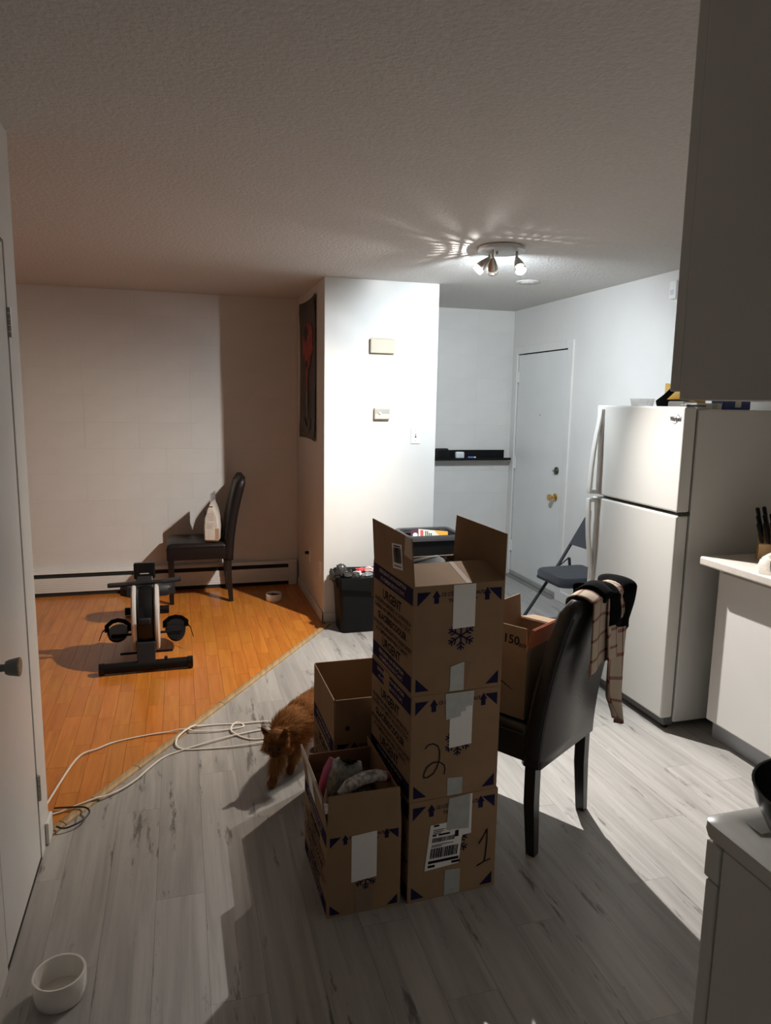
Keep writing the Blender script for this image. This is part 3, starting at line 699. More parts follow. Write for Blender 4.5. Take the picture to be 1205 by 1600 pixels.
# ------------------------------------------------------------------ cartons
def front_print(o, w, h, cover=False, snow=True, zc=None):
    # plane x,z at y=0 ; M maps (u,v)->(u,-.0006,v)
    Mf = basis((0,-.0008,0),(1,0,0),(0,0,1),(0,-1,0))
    k = w/.31; a = .030*k; e = .012*k; b = .045*k
    hz = h
    for (cx, cz, sx, sz) in ((e,hz-e-.008,1,-1),(w-e,hz-e-.008,-1,-1),(e,e,1,1),(w-e,e,-1,1)):
        MB().add([(cx,cz,0),(cx+sx*b,cz,0),(cx,cz+sz*b*.95,0)], [(0,1,2)], Mf).build('corner_mark', NAVY, o)
    for ax in (.075*k, w-.062*k):
        z0 = hz-.058*k; mb = MB(); mb.add([(ax-.008*k,z0,0),(ax+.008*k,z0,0),(ax+.008*k,z0+.02*k,0),(ax-.008*k,z0+.02*k,0)], [(0,1,2,3)], Mf)
        mb.add([(ax-.014*k,z0+.02*k,0),(ax+.014*k,z0+.02*k,0),(ax,z0+.042*k,0)], [(0,1,2)], Mf); mb.build('up_arrow', NAVY, o)
    tz = hz-.036*k; mb = MB()
    add_text(mb, 'CE CÔTÉ VERS LE HAUT', .016*k, Mf @ Matrix.Translation((w*.53,tz,0)), width=.146*k, bold=.0004)
    add_text(mb, 'THIS SIDE UP', .016*k, Mf @ Matrix.Translation((w*.53,tz-.021*k,0)), width=.098*k, bold=.0004)
    mb.build('top_lettering', NAVY, o)
    if snow:
        mb = MB()
        cx, cz, r = w*.52, h*(zc or .52), .046*k
        for q in range(6):
            an = PI/2+q*PI/3; ca, sa = math.cos(an), math.sin(an)
            stroke(mb, [(cx,cz),(cx+r*ca,cz+r*sa)], .0052*k, Mf)
            for fr, ln in ((.45,.36),(.72,.30)):
                for s_ in (-1, 1):
                    a2 = an+s_*R(48); bx, bz = cx+r*fr*ca, cz+r*fr*sa
                    stroke(mb, [(bx,bz),(bx+r*ln*math.cos(a2), bz+r*ln*math.sin(a2))], .0048*k, Mf)
        mb.build('snowflake', NAVY, o)
def side_print(o, d, h):
    # left face: seen from -x, text runs from far (left) to near (right): u axis = -y
    Ms = basis((-.0008, d, 0), (0,-1,0), (0,0,1), (-1,0,0))
    def band(z0, z1): MB().add([(.006,z0,0),(d-.006,z0,0),(d-.006,z1,0),(.006,z1,0)], [(0,1,2,3)], Ms).build('navy_band', NAVY, o)
    k = h/.35
    band(h-.062*k, h-.008*k); band(.008*k, .060*k)
    Mt = basis((-.0014, d, 0), (0,-1,0), (0,0,1), (-1,0,0))
    def T(mb, s, size, z, wd, M_=Ms): add_text(mb, s, size*k, M_ @ Matrix.Translation((d*.5, z*k, 0)), width=wd*d, bold=.0012 if size > .03 else .0004)
    pale, pale2, ink = MB(), MB(), MB()
    T(pale, 'REFRIGERATE UPON RECEPTION', .018, .322, .66, Mt); T(pale, 'AT A TEMPERATURE OF 2°C TO 8°C', .018, .298, .60, Mt)
    T(pale2, 'RÉFRIGÉRER SUR RÉCEPTION', .018, .038, .62, Mt); T(pale2, 'À TEMPÉRATURE DE 2°C À 8°C', .018, .016, .58, Mt)
    T(ink, 'URGENT', .044, .240, .46)
    T(ink, 'SUR RÉCEPTION, RÉFRIGÉREZ LE CONTENU DE LA', .020, .216, .90); T(ink, 'GLACIÈRE À UNE TEMPÉRATURE ENTRE 2°C ET 8°C', .020, .194, .90)
    T(ink, 'GLACIÈRE/COOLER', .032, .160, .72)
    T(ink, 'UPON RECEPTION, REFRIGERATE THE COOLER CONTENT', .020, .132, .96); T(ink, 'AT A TEMPERATURE BETWEEN 2°C AND 8°C', .020, .110, .80)
    T(ink, 'URGENT', .044, .070, .46)
    pale.build('band_lettering', PALEINK, o); pale2.build('band_lettering', PALEINK, o); ink.build('side_lettering', INK, o)
def flap(parent, M, wd, ln, m_=CARD, t=.0035):
    # local: hinge along x from 0..wd, extends +z, thickness towards +y (inside)
    b = MB()
    tp = .006
    b.add([(0,0,0),(wd,0,0),(wd-tp,0,ln),(tp,0,ln),(0,t,0),(wd,t,0),(wd-tp,t,ln),(tp,t,ln)], [(0,1,2,3),(7,6,5,4),(0,4,5,1),(1,5,6,2),(2,6,7,3),(3,7,4,0)], M)
    return b.build('flap', m_, parent)
def carton(name, label, loc, rz, w, d, h, fl=None, fln=.145, prints=True, group=None, m_=CARD, zc=None):
    o = thing(name, label, 'box', loc, rz, group)
    t = .004; b = MB()
    if fl:
        b.box(0,w,0,d,0,t); b.box(0,w,0,t,t,h); b.box(0,w,d-t,d,t,h); b.box(0,t,t,d-t,t,h); b.box(w-t,w,t,d-t,t,h)
        b.build('body', m_, o)
        # angle: 0 up, + outwards, - inwards
        for side, ang in fl.items():
            if side == 'front': Mh = basis((0,0,h),(1,0,0),(0,1,0),(0,0,1)); ww = w; ax = (1,0,0)
            elif side == 'back': Mh = basis((w,d,h),(-1,0,0),(0,-1,0),(0,0,1)); ww = w
            elif side == 'left': Mh = basis((0,d,h),(0,-1,0),(1,0,0),(0,0,1)); ww = d
            else: Mh = basis((w,0,h),(0,1,0),(-1,0,0),(0,0,1)); ww = d
            flap(o, Mh @ Matrix.Rotation(R(ang), 4, 'X'), ww, fln, m_)
    else:
        b.box(0,w,0,d,0,h); b.build('body', m_, o, bevel=.002)
        b = MB(); b.box(.002,w/2-.001,.002,d-.002,h,h+.0018); b.build('flap', m_, o); b = MB(); b.box(w/2+.001,w-.002,.002,d-.002,h,h+.0018); b.build('flap', m_, o)
    if prints:
        front_print(o, w, h, zc=zc); side_print(o, d, h)
    return o
def patch(o, pts, m_, name, lift=.0014, label=None):
    q = MB().prism(pts, 0, .0005, M=basis((0,-lift,0),(1,0,0),(0,0,1),(0,-1,0))).build(name, m_, o)
    if label: q['label'] = label
    return q
BW, BD, BH = .312, .385, .351
RZ = R(3)
SX, SY = .660, 1.958
b1 = carton('cooler_carton', 'bottom carton of the stack, marked 1, with shipping label', (SX, SY, 0), RZ, BW, BD, BH, group='cooler cartons stacked on the laminate')
b2 = carton('cooler_carton', 'middle carton of the stack, marked with a big handwritten 2', (SX-.001, SY-.002, BH+.0022), RZ+R(.6), BW-.005, BD, BH, group='cooler cartons stacked on the laminate')
b3 = carton('cooler_carton', 'open top carton of the stack with white barcode label on flap', (SX-.002, SY-.001, 2*BH+.0044), RZ, BW-.006, BD, BH-.006, {'front':-76,'back':165,'left':4,'right':2}, .147, group='cooler cartons stacked on the laminate')
# marks on box 1
patch(b1, [(.056,.105),(.176,.112),(.190,.250),(.180,.263),(.074,.262)], PAPER, 'shipping_label', .0014, 'white shipping label with barcodes')
patch(b1, [(.140,.205),(.218,.210),(.218,.350),(.140,.345)], PAPER, 'paper_label', .0011)
patch(b1, [(.128,.238),(.146,.232),(.146,.236),(.208,.230),(.210,.348),(.136,.346)], TAPE, 'grey_tape', .0022)
patch(b1, [(.128,.004),(.183,.004),(.183,.090),(.128,.094)], TAPE, 'grey_tape', .0012)
m = MB(); Mf = basis((0,-.0026,0),(1,0,0),(0,0,1),(0,-1,0))
rx = random.Random(3)
xx = .073
while xx < .168:
    wd = rx.choice([.0012,.002,.003,.0045]); m.add([(xx,.145,0),(xx+wd,.145,0),(xx+wd+.004,.180,0),(xx+.004,.180,0)], [(0,1,2,3)], Mf); xx += wd+rx.choice([.0012,.002])
xx = .080
while xx < .158:
    wd = rx.choice([.0012,.002,.003]); m.add([(xx,.200,0),(xx+wd,.200,0),(xx+wd+.002,.216,0),(xx+.002,.216,0)], [(0,1,2,3)], Mf); xx += wd+rx.choice([.0012,.002])
for z0, a, bq, hh in ((.255,.085,.104,.006),(.242,.084,.125,.0025),(.236,.084,.120,.0025),(.230,.083,.110,.0025),(.222,.081,.095,.006),(.222,.102,.142,.006),(.190,.079,.155,.0025),(.185,.078,.115,.0025),(.128,.068,.175,.010),(.114,.067,.092,.009),(.116,.150,.180,.009)):
    m.add([(a,z0,0),(bq,z0,0),(bq,z0+hh,0),(a,z0+hh,0)], [(0,1,2,3)], Mf)
m.add([(.160,.208,0),(.173,.208,0),(.173,.230,0),(.160,.230,0)], [(0,1,2,3)], Mf)
m.build('label_print', INK, b1)
m = MB(); stroke(m, [(.248,.165),(.262,.185),(.276,.212),(.277,.170),(.273,.120),(.270,.098)], .0042, Mf); stroke(m, [(.244,.086),(.268,.096),(.292,.102)], .0042, Mf); m.build('marker_numeral', INK, b1)
# marks on box 2
patch(b2, [(.130,.165),(.208,.170),(.208,.345),(.130,.345)], PAPER, 'paper_label', .0011)
patch(b2, [(.116,.262),(.166,.268),(.168,.282),(.184,.284),(.185,.297),(.210,.300),(.211,.348),(.112,.348)], TAPE, 'grey_tape', .0022)
patch(b2, [(.128,.003),(.181,.003),(.181,.060),(.128,.064)], TAPE, 'grey_tape', .0012)
m = MB(); pts = []
for k in range(19): a = R(150-k*13); pts.append((.080+.032*math.cos(a)*.9, .175+.036*math.sin(a)))
pts2 = [(.048,.176),(.058,.187),(.074,.189),(.090,.180),(.098,.160),(.098,.135),(.090,.106),(.078,.088),(.060,.078),(.046,.079),(.046,.092),(.056,.113),(.075,.125),(.098,.124),(.114,.112),(.118,.096),(.115,.080)]
stroke(m, pts2, .0036, Mf); m.build('marker_numeral', INK, b2)
Ms2 = basis((-.0022, BD, 0), (0,-1,0), (0,0,1), (-1,0,0))
MB().prism([(.135,.285),(.190,.285),(.190,.348),(.135,.348)], 0, .0005, M=Ms2).build('brown_tape', TAPEB, b2)
# marks on box 3
patch(b3, [(.130,.203),(.205,.206),(.205,.343),(.130,.343)], PAPER, 'paper_label', .0011)
patch(b3, [(.126,.002),(.174,.002),(.174,.094),(.128,.082)], TAPE, 'grey_tape', .0012); patch(b3, [(.174,.002),(.180,.002),(.198,.090),(.174,.094)], TAPEB, 'brown_tape', .0012)
h3 = BH-.006
Ml = basis((-.003, BD, h3), (0,-1,0), (0,0,1), (-1,0,0)) 
tl = R(4)
Ml = basis((-.0015, BD, h3), (0,-1,0), (-math.sin(tl),0,math.cos(tl)), (-math.cos(tl),0,-math.sin(tl)))
MB().prism([(.205,.018),(.298,.030),(.298,.112),(.205,.100)], 0, .0005, M=Ml).build('barcode_label', PAPER, b3)
MB().prism([(.318,.085),(.385,.082),(.383,.1475),(.335,.1475)], 0, .0007, M=Ml).build('tan_tape', mat('tan_tape', (.42,.33,.25), .35), b3)
m = MB(); xx = .216
Mlb = Ml @ Matrix.Translation((0,0,.0011))
while xx < .288:
    wd = rx.choice([.0012,.002,.0035]); s = .0129*(xx-.205)/.1
    m.add([(xx,.038+s,0),(xx+wd,.038+s,0),(xx+wd,.088+s,0),(xx,.088+s,0)], [(0,1,2,3)], Mlb); xx += wd+rx.choice([.0012,.002])
m.add([(.222,.093,0),(.280,.100,0),(.280,.104,0),(.222,.097,0)], [(0,1,2,3)], Mlb); m.add([(.218,.028,0),(.286,.036,0),(.286,.039,0),(.218,.031,0)], [(0,1,2,3)], Mlb)
m.build('barcode_print', INK, b3)
Mff = Matrix.Translation((0,0,h3)) @ Matrix.Rotation(R(-76), 4, 'X')
MB().box(.172,.190,-.0007,-.0001,.0,.146, M=Mff).build('brown_tape', TAPEB, b3)
# black bag stuffed in the top carton
o = thing('black_bag', 'crumpled black plastic bag stuffed in the open top carton', 'bag', (SX+.145-.008, SY+.235, 2*BH+.10), RZ)
m = MB(); rings = []
for q in range(9):
    tq = q/8; zz = .0+.262*tq; k = math.sin(PI*(.12+.80*tq))**.35 if tq < 1 else .5
    rings.append([(px*k*(1+.03*math.sin(j*2.1+q)), py*k*(1+.03*math.cos(j*1.7+q*2)), zz+(.012*math.sin(j*1.3+q) if tq > .3 else 0)) for j, (px, py) in enumerate(rrect(.138,.135,.04,5))])
m.loft(rings).build('bag_skin', mat('black_film', (.005,.005,.006), .45, spec=.15), o, smooth=True)

# small carton in front left
c1 = carton('cooler_carton', 'small open carton on the floor, left of the stack, holding bags', (.397, 1.960, 0), R(1), .240, .365, .288, {'front':-1,'back':-28,'left':7,'right':-6}, .120, zc=.40)
patch(c1, [(.078,.110),(.160,.118),(.160,.274),(.078,.268)], PAPER, 'paper_label', .0011)
patch(c1, [(.092,.003),(.148,.003),(.148,.075),(.092,.078)], mat('dim_brown_tape', (.20,.145,.10), .3), 'brown_tape', .0012)
tl = R(7); Ml = basis((-.0016, .365, .288), (0,-1,0), (-math.sin(tl),0,math.cos(tl)), (-math.cos(tl),0,-math.sin(tl)))
MB().prism([(.10,.0),(.20,.0),(.19,.09),(.11,.09)], 0, .0005, M=Ml).build('flap_label', PAPER, c1)
MB().prism([(.005,.095),(.36,.085),(.36,.1195),(.005,.1195)], 0, .0006, M=Ml).build('paper_strip', mat('frayed_paper', (.42,.38,.34), .7), c1)
# contents of small carton
o = thing('zip_bag', 'clear zip bag with pink seal standing in the small carton', 'bag', (.485, 2.10, .288), R(-25))
m = MB(); rings = []
for q in range(9):
    tq = q/8; wd = .055*(1-.5*tq); rings.append([(-.075+.03*tq+.15*(j/9)*(1-.35*tq), (.042*(1-tq*.9))*s_*math.sin(PI*(j+.5)/10)+.004*math.sin(j*3+q), .15*tq+.015*math.sin(j*.9)) for s_ in (1,) for j in range(10)] + [(-.075+.03*tq+.15*(j/9)*(1-.35*tq), -(.042*(1-tq*.9))*math.sin(PI*(j+.5)/10)+.004*math.sin(j*2+q), .15*tq+.015*math.sin(j*.9)) for j in reversed(range(10))])
m.loft(rings).build('pouch', mat('zip_film', (.30,.30,.27), .12, var=.7, vscale=45, spec=.9, bump=.8, bscale=35), o, smooth=True)
MB().tube([(-.082,-.012,.02),(-.074,-.004,.07),(-.060,.0,.12),(-.046,.004,.160)], [.008,.013,.014,.008], 8, flat=.3).build('pink_seal', mat('pink_plastic', (.55,.12,.25), .35), o, smooth=True)
o = thing('patterned_cloth_roll', 'white and red patterned fabric roll in the small carton', 'cloth', (.540, 2.040, .320), R(8))
MB().tube([(-.085,0,.05),(-.06,.0,.075),(-.01,.005,.088),(.04,.005,.088),(.075,0,.078)], [.016,.02,.021,.020,.016], 12).build('roll', mat('speckled_fabric', (.55,.50,.47), .9, var=.75, vscale=70), o, smooth=True)
MB().tube([(.066,0,.080),(.086,0,.074)], [.018,.012], 12).build('red_end', mat('red_fabric', (.30,.03,.03), .9), o, smooth=True)
# fill under the contents so they rest
o = thing('packing_paper', 'dark crumpled packing filling the small carton', 'packing', (.517, 2.145, .005), R(1))
m = MB(); rings = [[(px*k, py*k, zz+.01*math.sin(j*1.7)*(zz > .1)) for j, (px, py) in enumerate(rrect(.108,.165,.02,4))] for zz, k in ((0.0005,1),(.225,1),(.255,.9),(.258,.4))]
m.loft(rings).build('wad', mat('dark_packing', (.05,.04,.035), .8, bump=.5, bscale=30), o, smooth=True)

# carton behind
c2 = carton('cooler_carton', 'empty open carton with raised flaps between cat and stack', (.503, 2.362, 0), R(.5), .312, .385, .385, {'front':0,'back':0,'left':0,'right':0}, .150)
MB().lathe([(.0085,0),(.0085,.0012)], 16, M=basis((.050,-.0002,.425),(1,0,0),(0,0,1),(0,-1,0))).build('punched_hole', GAP, c2)

# ------------------------------------------------------------------ carton on chair 2
cu_, su_ = math.cos(CH2A), math.sin(CH2A)
def ch2(x, y, z): return (CH2L[0]+cu_*x-su_*y, CH2L[1]+su_*x+cu_*y, z)
# box local: front face (printed) looks to chair-left ; its x axis runs along chair -y (towards the back)
bx = carton('shipping_carton', 'open delivery carton marked 150 ZCY with orange tape on black chair', ch2(-.195, .285, .4890), CH2A-PI/2, .26, .40, .235, {'front':0,'back':98,'left':3,'right':12}, .10, prints=False, m_=CARD2)
m = MB(); Mq = basis((0,-.0012,0),(1,0,0),(0,0,1),(0,-1,0))
Mt = Mq @ Matrix.Translation((0,0,.0))
add_text(m, '150', .045, Mq @ Matrix.Translation((.196,.270,0)) @ Matrix.Rotation(R(-2),4,'Z'), bold=.0008); add_text(m, 'ZCY', .016, Mq @ Matrix.Translation((.243,.266,0)), bold=.0005)
m.build('black_print', INK, bx)
m = MB(); pts = [(.02+.19*t, .100+.035*math.sin(PI*(.12+.88*t))) for t in [k/14 for k in range(15)]]
for k in range(14):
    wdk = .012*(1-k/16); stroke(m, [pts[k], pts[k+1]], wdk, Mq)
m.build('arrow_mark', INK, bx)
for z0, z1 in ((.155,.234),(.0,.060)):
    patch(bx, [(.055,z0),(.160,z0-.003 if z0 > .1 else z0),(.163,z1),(.055,z1)], ORTAPE, 'orange_tape', .0012)
Mr = basis((.26, 0, .235), (0,1,0), (-1,0,0), (0,0,1)) @ Matrix.Rotation(R(12), 4, 'X')
MB().box(.006,.394,-.0012,-.0001,.03,.101, M=Mr).build('orange_tape', ORTAPE, bx)
MB().box(.0,.20,.0036,.0048,.02,.103, M=Mr).build('orange_tape', ORTAPE, bx)

# ------------------------------------------------------------------ scarf and garment on chair 2
def drape(name, nu, nv, fn, m_, parent, thick=.004, wuv=1, huv=1):
    me = bpy.data.meshes.new(name); vs = [fn(i/(nu-1), j/(nv-1)) for j in range(nv) for i in range(nu)]
    fs = [(j*nu+i, j*nu+i+1, (j+1)*nu+i+1, (j+1)*nu+i) for j in range(nv-1) for i in range(nu-1)]
    me.from_pydata(vs, [], fs); uvl = me.uv_layers.new(name='UVMap')
    for p in me.polygons:
        for li in p.loop_indices:
            vi = me.loops[li].vertex_index; uvl.data[li].uv = ((vi % nu)/(nu-1)*wuv, (vi//nu)/(nv-1)*huv)
    me.shade_smooth(); me.materials.append(m_)
    o = bpy.data.objects.new(name, me); COL.objects.link(o); o.parent = parent
    md = o.modifiers.new('s', 'SOLIDIFY'); md.thickness = thick; md.offset = 1
    return o
TOPZ, TY = .957, -.14
def over(s, front, rear, rr=.048, hang=0):
    # arc-length path over the chair back top: s 0..1 ; returns (y,z)
    arc = PI*rr; tot = front+arc+rear; q = s*tot
    if q < front: return TY+rr, TOPZ-.012-(front-q)
    if q < front+arc:
        a = (q-front)/rr; return TY+rr*math.cos(a), TOPZ-.012+rr*math.sin(a)*.55
    e = q-front-arc
    return TY-rr-hang*math.sin(min(e/.15,1)*PI/2), TOPZ-.012-e
sc = thing('plaid_scarf', 'beige scarf with dark red checks draped over black chair back', 'scarf', CH2L, CH2A)
def f1(u, v):
    x = -.165+.235*u; y, z = over(v, .13, .235-.02*u)
    fold = .010*math.sin(u*9+.8)*(.3+v)
    return (x+.012*math.sin(v*7)*u, y-fold*.6-.006*(v > .5), z+.006*math.sin(u*7)*(abs(v-.48) < .2)-(.03*max(0,(u-.6)) if v > .6 else 0))
drape('scarf_drape', 26, 40, f1, PLAID, sc, .005, .25, .52)
def f2(u, v):
    rear = .48
    y, z = over(v, .10, rear, .056)
    e = max(0, (v-.42)/.58)
    x0, x1 = -.055+.05*e*e, .128-.030*e
    if e > .75: x0 = x0+(x1-x0)*.75*((e-.75)/.25)
    x = x0+(x1-x0)*u
    fold = .016*math.sin(u*8+v*3)*(.2+e)
    return (x, y-fold-.010*e, z-.035*(u-.5)*e)
drape('scarf_tail', 22, 46, f2, PLAID, sc, .005, .19, .62)
m = MB()
for k in range(14): m.tube([(-.168+.008*math.sin(k), TY-.056, TOPZ-.20-.004*k*.6), (-.172-.012*random.random(), TY-.060, TOPZ-.225-.004*k*.6)], .0012, 5)
m.build('fringe', PLAID, sc)
g = thing('black_garment', 'bunched black garment lying over scarf and chair back', 'clothing', CH2L, CH2A)
def f3(u, v):
    x = -.055+.190*u; y, z = over(v, .15, .09+.05*u, .067)
    l = .012*math.sin(u*11+v*6)+.009*math.sin(u*5-v*13)
    return (x+.01*math.sin(v*9), y-l*.8*(1 if v > .5 else -.6), z+.014*math.sin(u*6+1)*(abs(v-.5) < .3)+l*.6)
drape('garment_fold', 24, 36, f3, BLKCLOTH, g, .012, .2, .4)
def f4(u, v):
    x = -.085+.13*u; y, z = over(v, .05, .015, .060)
    return (x, y, z+.006+.012*math.sin(u*5)+.004*math.sin(v*14))
drape('garment_strap', 12, 20, f4, BLKCLOTH, g, .010, .2, .2)

# ------------------------------------------------------------------ folding chair
o = thing('folding_chair', 'dark grey padded steel folding chair beside the entry door', 'chair', (2.60, 4.27, 0), R(92))
# local: faces +y (world -x), x across
h = .19
pts = []
for a0, cx, cy_ in ((0,h-.06,.20-.09),(90,-h+.06,.20-.09),(180,-h+.03,-.19+.03),(270,h-.03,-.19+.03)):
    r_ = (.06 if a0 < 180 else .03)
    for k in range(5): a = R(a0+22.5*k); pts.append((cx+r_*math.cos(a), cy_+(.09 if a0 < 180 else .03)*math.sin(a)))
MB().loft([[(px*k, py*k, zz) for px, py in pts] for k, zz in ((.97,.395),(1,.402),(1,.432),(.96,.446),(.80,.452))]).build('seat', FABRIC, o, smooth=True)
MB().prism([(p[0]*1.012, p[1]*1.012) for p in pts], .383, .400).build('seat_rim', FOLDM, o, bevel=.003)
for s_ in (-1, 1):
    x_ = s_*(h+.022)
    MB().tube([(x_,.30,.011),(x_,-.02,.46),(x_,-.22,.78),(x_*.97,-.235,.805)], .0115, 10).build('leg', FOLDM, o, smooth=True)
    MB().tube([(s_*(h+.002),-.29,.011),(s_*(h+.002),-.10,.395),(s_*(h+.002),-.085,.50)], .0105, 10).build('leg', FOLDM, o, smooth=True)
    MB().tube([(s_*(h+.010),-.088,.50),(s_*(h+.014),-.02,.445)], .005, 8).build('hinge_link', FOLDM, o, smooth=True)
MB().tube([(-h-.022,.255,.075),(h+.022,.255,.075)], .008, 8).build('crossbar', FOLDM, o, smooth=True)
MB().tube([(-h,-.265,.06),(h,-.265,.06)], .008, 8).build('crossbar', FOLDM, o, smooth=True)
rings = []
for q in range(7):
    zz = .60+.24*q/6; yc = -.115-.62*(zz-.60); rings.append([(a*(h+.012)*(1-.10*(q/6)**3), yc+b*.016+.018*a*a, zz) for a, b in ((-1,-.5),(-.9,-1),(0,-1.2),(.9,-1),(1,-.5),(1,.5),(.9,1),(0,1.2),(-.9,1),(-1,.5))])
MB().loft(rings).build('backrest', FABRIC, o, smooth=True)

# ------------------------------------------------------------------ fridge
FX, FY0, FY1, FZ = 2.248, 2.815, 3.54, 1.595
o = thing('refrigerator', 'white top-freezer refrigerator with curved handles on the right wall', 'fridge', (0,0,0))
MB().box(FX+.078, 2.93, FY0, FY1, .035, FZ-.012).build('cabinet', FRIDGES, o, bevel=.006)
MB().box(FX+.066, FX+.080, FY0+.015, FY1-.015, .06, FZ-.02).build('gasket', GASKET, o)
fd = MB().box(FX, FX+.066, FY0-.003, FY1+.003, 1.098, FZ).build('freezer_door', FRIDGE, o, bevel=.009, seg=3)
rd = MB().box(FX, FX+.066, FY0-.003, FY1+.003, .065, 1.082).build('fridge_door', FRIDGE, o, bevel=.009, seg=3)
HY = 3.485
def fhandle(zs, xs, parent):
    b = MB(); rings = []
    for zz, xx, wd in zip(zs, xs, (.016,.018,.019,.019,.019,.019,.017)):
        rings.append([(xx, HY-wd, zz), (xx, HY+wd, zz), (xx+.016, HY+wd*.8, zz), (xx+.016, HY-wd*.8, zz)])
    b.loft(rings); return b.build('handle', FRIDGE, parent, smooth=True, bevel=.004)
zs = [1.575,1.53,1.44,1.34,1.24,1.16,1.105]; xs = [FX-.016,FX-.020,FX-.036,FX-.050,FX-.058,FX-.061,FX-.062]
hd = fhandle(zs, xs, fd); MB().box(FX-.048, FX+.001, HY-.015, HY+.015, 1.105, 1.125).build('handle_mount', FRIDGE, hd, bevel=.003)
MB().box(FX-.010, FX+.001, HY-.019, HY+.019, 1.12, 1.575).build('handle_back', FRIDGE, hd, bevel=.003)
zs = [.61,.66,.75,.85,.94,1.02,1.078]
hd = fhandle(zs, xs, rd); MB().box(FX-.048, FX+.001, HY-.015, HY+.015, 1.058, 1.078).build('handle_mount', FRIDGE, hd, bevel=.003)
MB().box(FX-.010, FX+.001, HY-.019, HY+.019, .62, 1.06).build('handle_back', FRIDGE, hd, bevel=.003)
m = MB(); Mb_ = basis((FX-.0012, 2.875, 1.528), (0,-1,0), (0,0,1), (-1,0,0))
add_text(m, 'Whirlpool', .030, Mb_, width=.078, bold=.0008)
stroke(m, [(.008,.030),(.022,.028),(.028,.018),(.016,-.004),(-.004,-.013),(-.014,-.010)], .0016, Mb_)
m.build('badge', INK, fd)
hg = MB().box(FX+.01, FX+.12, FY0+.004, FY0+.05, FZ+.0005, FZ+.010).build('top_hinge', GASKET, o, bevel=.002)
MB().lathe([(.006,0),(.006,.014)], 12, M=Matrix.Translation((FX+.035, FY0+.022, FZ-.002))).build('hinge_pin', CHROME, hg)
MB().box(FX+.008, FX+.075, FY0-.001, FY0+.03, 1.083, 1.097).build('mid_hinge', mat('dark_hinge', (.06,.055,.05), .35, metal=.6), o, bevel=.002)
MB().box(FX+.03, FX+.078, FY0+.01, FY1-.01, .022, .064).build('toe_grille', GASKET, o)
for yy in (FY0+.04, FY1-.04): MB().lathe([(.016,0),(.016,.012),(.007,.014),(.007,.04)], 14, M=Matrix.Translation((FX+.06, yy, .0005))).build('foot', BLKPL, o)
for yy in (FY0+.04, FY1-.04): MB().lathe([(.016,0),(.016,.012),(.007,.014),(.007,.04)], 14, M=Matrix.Translation((2.86, yy, .0005))).build('foot', BLKPL, o)
# things on top of the fridge
TZ = FZ-.0115
o = thing('plastic_tray', 'small clear plastic tray on the fridge front edge', 'tray', (2.41, 3.365, TZ))
MB().loft([[(px, py, zz) for px, py in rrect(hx, hy, .012)] for hx, hy, zz in ((.045,.038,.0005),(.052,.045,.048),(.058,.050,.050),(.050,.043,.049),(.043,.036,.003))]).build('tray_wall', CLEARPL, o, smooth=True)
o = thing('yellow_packet', 'yellow and orange food packet on top of the fridge', 'packet', (2.58, 3.24, TZ), R(15))
MB().loft([[(-.05,-.09,.0005),(.05,-.09,.0005),(.05,.09,.0005),(-.05,.09,.0005)],[(-.045,-.095,.06),(.045,-.095,.06),(.045,.095,.06),(-.045,.095,.06)],[(-.006,-.105,.115),(.006,-.105,.115),(.006,.125,.135),(-.006,.125,.135)]]).build('packet_body', mat('packet_yellow', (.75,.42,.04), .4), o, bevel=.003)
MB().box(-.0506,-.044,-.06,.05,.015,.05).build('orange_panel', mat('packet_orange', (.75,.16,.03), .4), o)
o = thing('black_bag', 'black fabric bag with long strap lying on the fridge', 'bag', (2.46, 3.17, TZ))
MB().loft([[(px, py, zz) for px, py in rrect(hx, hy, .03)] for hx, hy, zz in ((.05,.075,.0005),(.055,.09,.02),(.05,.085,.04),(.035,.06,.047))]).build('bag_body', BLKCLOTH, o, smooth=True)
MB().tube([(-.03,.10,.025),(-.03,.04,.055),(-.03,-.03,.100),(-.03,-.08,.13),(-.03,-.10,.19),(-.03,-.065,.235),(-.02,-.06,.26)], .018, 8, flat=.15).build('strap', BLKCLOTH, o, smooth=True)
o = thing('white_packet', 'white paper packet on the fridge under the upper cabinet', 'packet', (2.40, 3.03, TZ))
MB().box(-.04,.04,-.06,.06,.0005,.038).build('packet_body', mat('packet_grey', (.55,.54,.50), .5), o, bevel=.008)
o = thing('white_carton', 'flat white carton with green mark on fridge beside hinge', 'box', (2.42, 2.905, TZ))
MB().box(-.06,.085,-.03,.06,.0005,.030).build('carton_body', PAPER, o, bevel=.002)
MB().box(.03,.06,-.0308,-.0295,.004,.029).build('green_mark', mat('pale_green', (.45,.50,.28), .5), o)
o = thing('blue_carton', 'dark blue carton on the fridge behind white carton', 'box', (2.58, 2.905, TZ))
MB().box(-.07,.09,-.03,.05,.0005,.046).build('carton_body', mat('box_blue', (.035,.06,.20), .4), o, bevel=.002)
MB().box(-.0,.035,-.0308,-.0295,.012,.040).build('pale_sticker', PAPER, o)

